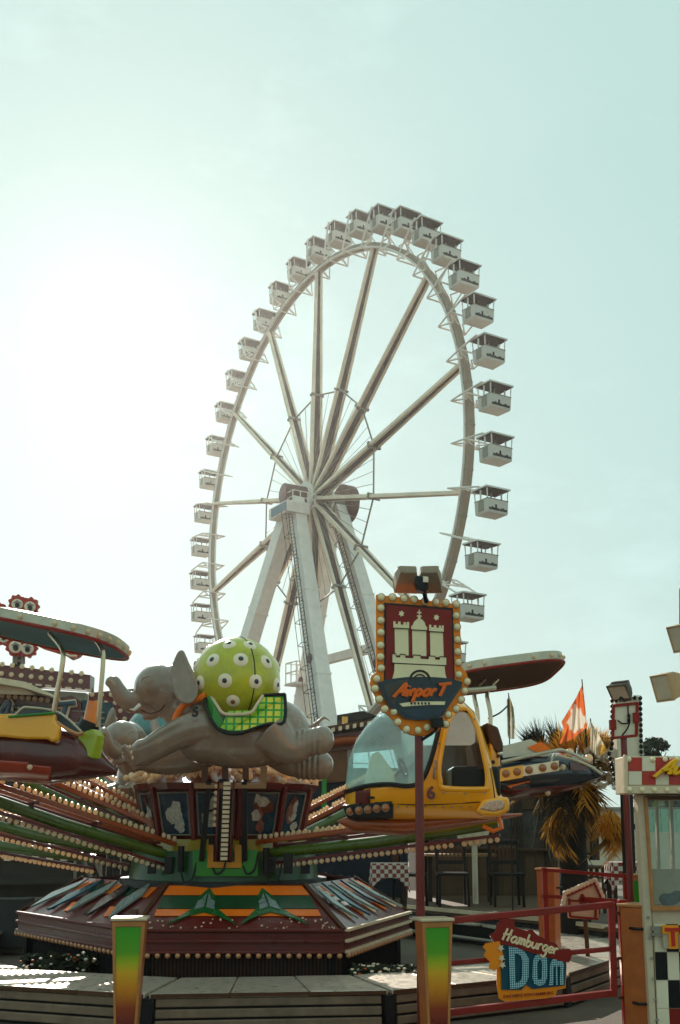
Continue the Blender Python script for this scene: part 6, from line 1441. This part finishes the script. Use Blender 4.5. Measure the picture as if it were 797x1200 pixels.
# ------------------------------------------------------------------ flags
def flag(name, pole_a, pole_b, rows, m, label, Y, group=None):
    """rows: list of pixel polylines, pole edge first; folded cloth with waves in depth"""
    t = thing(name, pole_a, label, 'flag', group)
    obj('flag_pole', tb([pole_a, pole_b], [.012, .007], 7), DARK, t)
    q = MB(); nu, nv = len(rows)-1, len(rows[0])-1
    def fn(u, v):
        i = min(int(u*nu), nu-1); f = u*nu-i; j = min(int(v*nv), nv-1); g = v*nv-j
        a = [lerp(rows[i][j][c], rows[i][j+1][c], g) for c in (0, 1)]; b = [lerp(rows[i+1][j][c], rows[i+1][j+1][c], g) for c in (0, 1)]
        return P(lerp(a[0], b[0], f), lerp(a[1], b[1], f), Y+.07*math.sin(v*11+u*3)*v+.03*math.sin(v*23))
    q.grid(fn, 18, 26); obj('cloth', q, m, t, angle=180); return t
def flag_mat(name, c1, c2, ax, at, sc=2.0):
    m = mat(name, c1, .8); t_, b_ = nodes(m); co = t_.nodes.new('ShaderNodeTexCoord'); n = t_.nodes.new('ShaderNodeTexNoise'); n.inputs['Scale'].default_value = sc
    t_.links.new(co.outputs['Object'], n.inputs['Vector']); r = t_.nodes.new('ShaderNodeMapRange'); r.inputs['From Min'].default_value = at; r.inputs['From Max'].default_value = at+.03; t_.links.new(n.outputs['Fac'], r.inputs['Value'])
    c = t_.nodes.new('ShaderNodeMix'); c.data_type = 'RGBA'; c.inputs['A'].default_value = (*c1, 1); c.inputs['B'].default_value = (*c2, 1); t_.links.new(r.outputs[0], c.inputs['Factor']); t_.links.new(c.outputs['Result'], b_.inputs['Base Color'])
    tl_ = t_.nodes.new('ShaderNodeBsdfTranslucent'); t_.links.new(c.outputs['Result'], tl_.inputs[0]); ms = t_.nodes.new('ShaderNodeMixShader'); ms.inputs[0].default_value = .5
    t_.links.new(b_.outputs[0], ms.inputs[1]); t_.links.new(tl_.outputs[0], ms.inputs[2]); t_.links.new(ms.outputs[0], t_.nodes['Material Output'].inputs['Surface']); return m
FO = flag_mat('orange and white flag', (.72, .17, .05), (.75, .66, .55), 0, .51, 3.2)
flag('orange_flag', P(690, 905, 13.2), P(682, 796, 12.9), [[(683, 801), (675, 818), (658, 846)], [(686, 830), (672, 848), (662, 858)], [(688, 852), (672, 866), (655, 872)]], FO, 'orange and white flag hanging limp above the palm', 12.9)
flag('white_flag', P(697, 905, 13.1), P(692, 842, 12.8), [[(692, 845), (700, 858), (712, 880)], [(692, 862), (698, 870), (706, 884)], [(692, 880), (697, 884), (702, 889)]], flag_mat('white and gold flag', (.7, .62, .48), (.62, .36, .08), 0, .5, 3), 'smaller white and gold pennant right of the orange flag', 12.8)
FT = flag_mat('olive and white flag', (.38, .33, .20), (.62, .60, .52), 0, .5, 3.5)
flag('furled_flag', G(598, 14.5), P(596, 812, 14.5), [[(594, 820), (597, 815), (602, 830)], [(594, 845), (598, 845), (604, 850)], [(595, 864), (599, 866), (604, 866)]], FT, 'narrow furled flag above the dark ride car, under the small canopy', 14.5)
wire = obj('wire', tb(smoothpath([P(572, 842, 14.0), P(585, 836, 14.0), P(595, 827, 14.4)], 4), .012, 5), DARK); tag(wire, 'thin wire running from the canopy to the furled flag', 'wire')
# ------------------------------------------------------------------ little house-shaped board and second gate
YHB = 10.9
PINK = mat('pale pink board', (.62, .46, .38), .5, var=.12, dirt=.15)
hs2 = thing('house_board', G(684, YHB), 'small pink house-shaped board with brown timber lines leaning by the back fence', 'board')
hp = [(667, 1076), (664, 1049), (674, 1046), (697, 1034), (706, 1052), (703, 1057), (701, 1078)]
panel('board', hp, PINK, hs2, .06, 0, YHB)
for i, (a, b) in enumerate((((664, 1050), (696, 1035)), ((696, 1034), (706, 1056)), ((667, 1053), (668, 1074)), ((666, 1055), (705, 1058)), ((698, 1057), (698, 1077)), ((668, 1074), (701, 1077)), ((679, 1055), (682, 1048)), ((682, 1048), (687, 1055)), ((679, 1056), (682, 1061)), ((682, 1061), (687, 1056)))):
    obj('timber', bm(P(*a, YHB-.012-.002*i), P(*b, YHB-.012-.002*i), .024, .02), SIGNB, hs2, smooth=False)
for k in range(9): f = k/8; obj('icing_trim', MB().ball(P(lerp(663, 697, f), lerp(1047, 1032, f), YHB), (.035, .03, .03), 9, 6), PINK, hs2)
for k in range(5): f = k/4; obj('icing_trim', MB().ball(P(lerp(699, 708, f), lerp(1036, 1056, f), YHB), (.03, .03, .035), 9, 6), PINK, hs2)
for k in range(3): obj('icing_trim', MB().ball(P(662-k*1.2, 1052+k*6, YHB), (.03, .03, .045), 9, 6), PINK, hs2)
obj('prop', bm(G(684, YHB+.4), P(684, 1050, YHB+.06), .04, .04), BROWN, hs2, smooth=False)
g2 = thing('back_fence', G(690, 11.2), 'dark red tube fence behind the small house board', 'fence')
for y0, y1, nm in ((1019, 1027, 'rail'), (1050, 1056.5, 'rail')): obj(nm, bm(P(636, y0, 11.4), P(735, y1, 10.4), .035, .035), SIGNB, g2, smooth=False)
for f in (.02, .98): p = P(lerp(636, 735, f), 1020+f*8, lerp(11.4, 10.4, f)); obj('post', bm(Vector((p.x, p.y, 0)), p+Z*.03, .05, .05, Vector((0, 1, 0))), SIGNB, g2, smooth=False)
# ------------------------------------------------------------------ thin scattering volume added to imitate lens flare over the wheel
hz = MB(); hz.add([(x, y, z) for z in (-1, 63.5) for x, y in ((-420, -310), (420, -310), (420, 510), (-420, 510))], [(3, 2, 1, 0), (4, 5, 6, 7), (0, 1, 5, 4), (1, 2, 6, 5), (2, 3, 7, 6), (3, 0, 4, 7)]); hm_ = bpy.data.materials.new('flare veil'); hm_.use_nodes = True
t_ = hm_.node_tree; t_.nodes.clear(); o_ = t_.nodes.new('ShaderNodeOutputMaterial'); v_ = t_.nodes.new('ShaderNodeVolumePrincipled')
v_.inputs['Color'].default_value = (.97, .95, .9, 1); v_.inputs['Density'].default_value = .00028; v_.inputs['Anisotropy'].default_value = .72
t_.links.new(v_.outputs[0], o_.inputs['Volume'])
tag(obj('flare_haze', hz, hm_, smooth=False), kind='stuff')
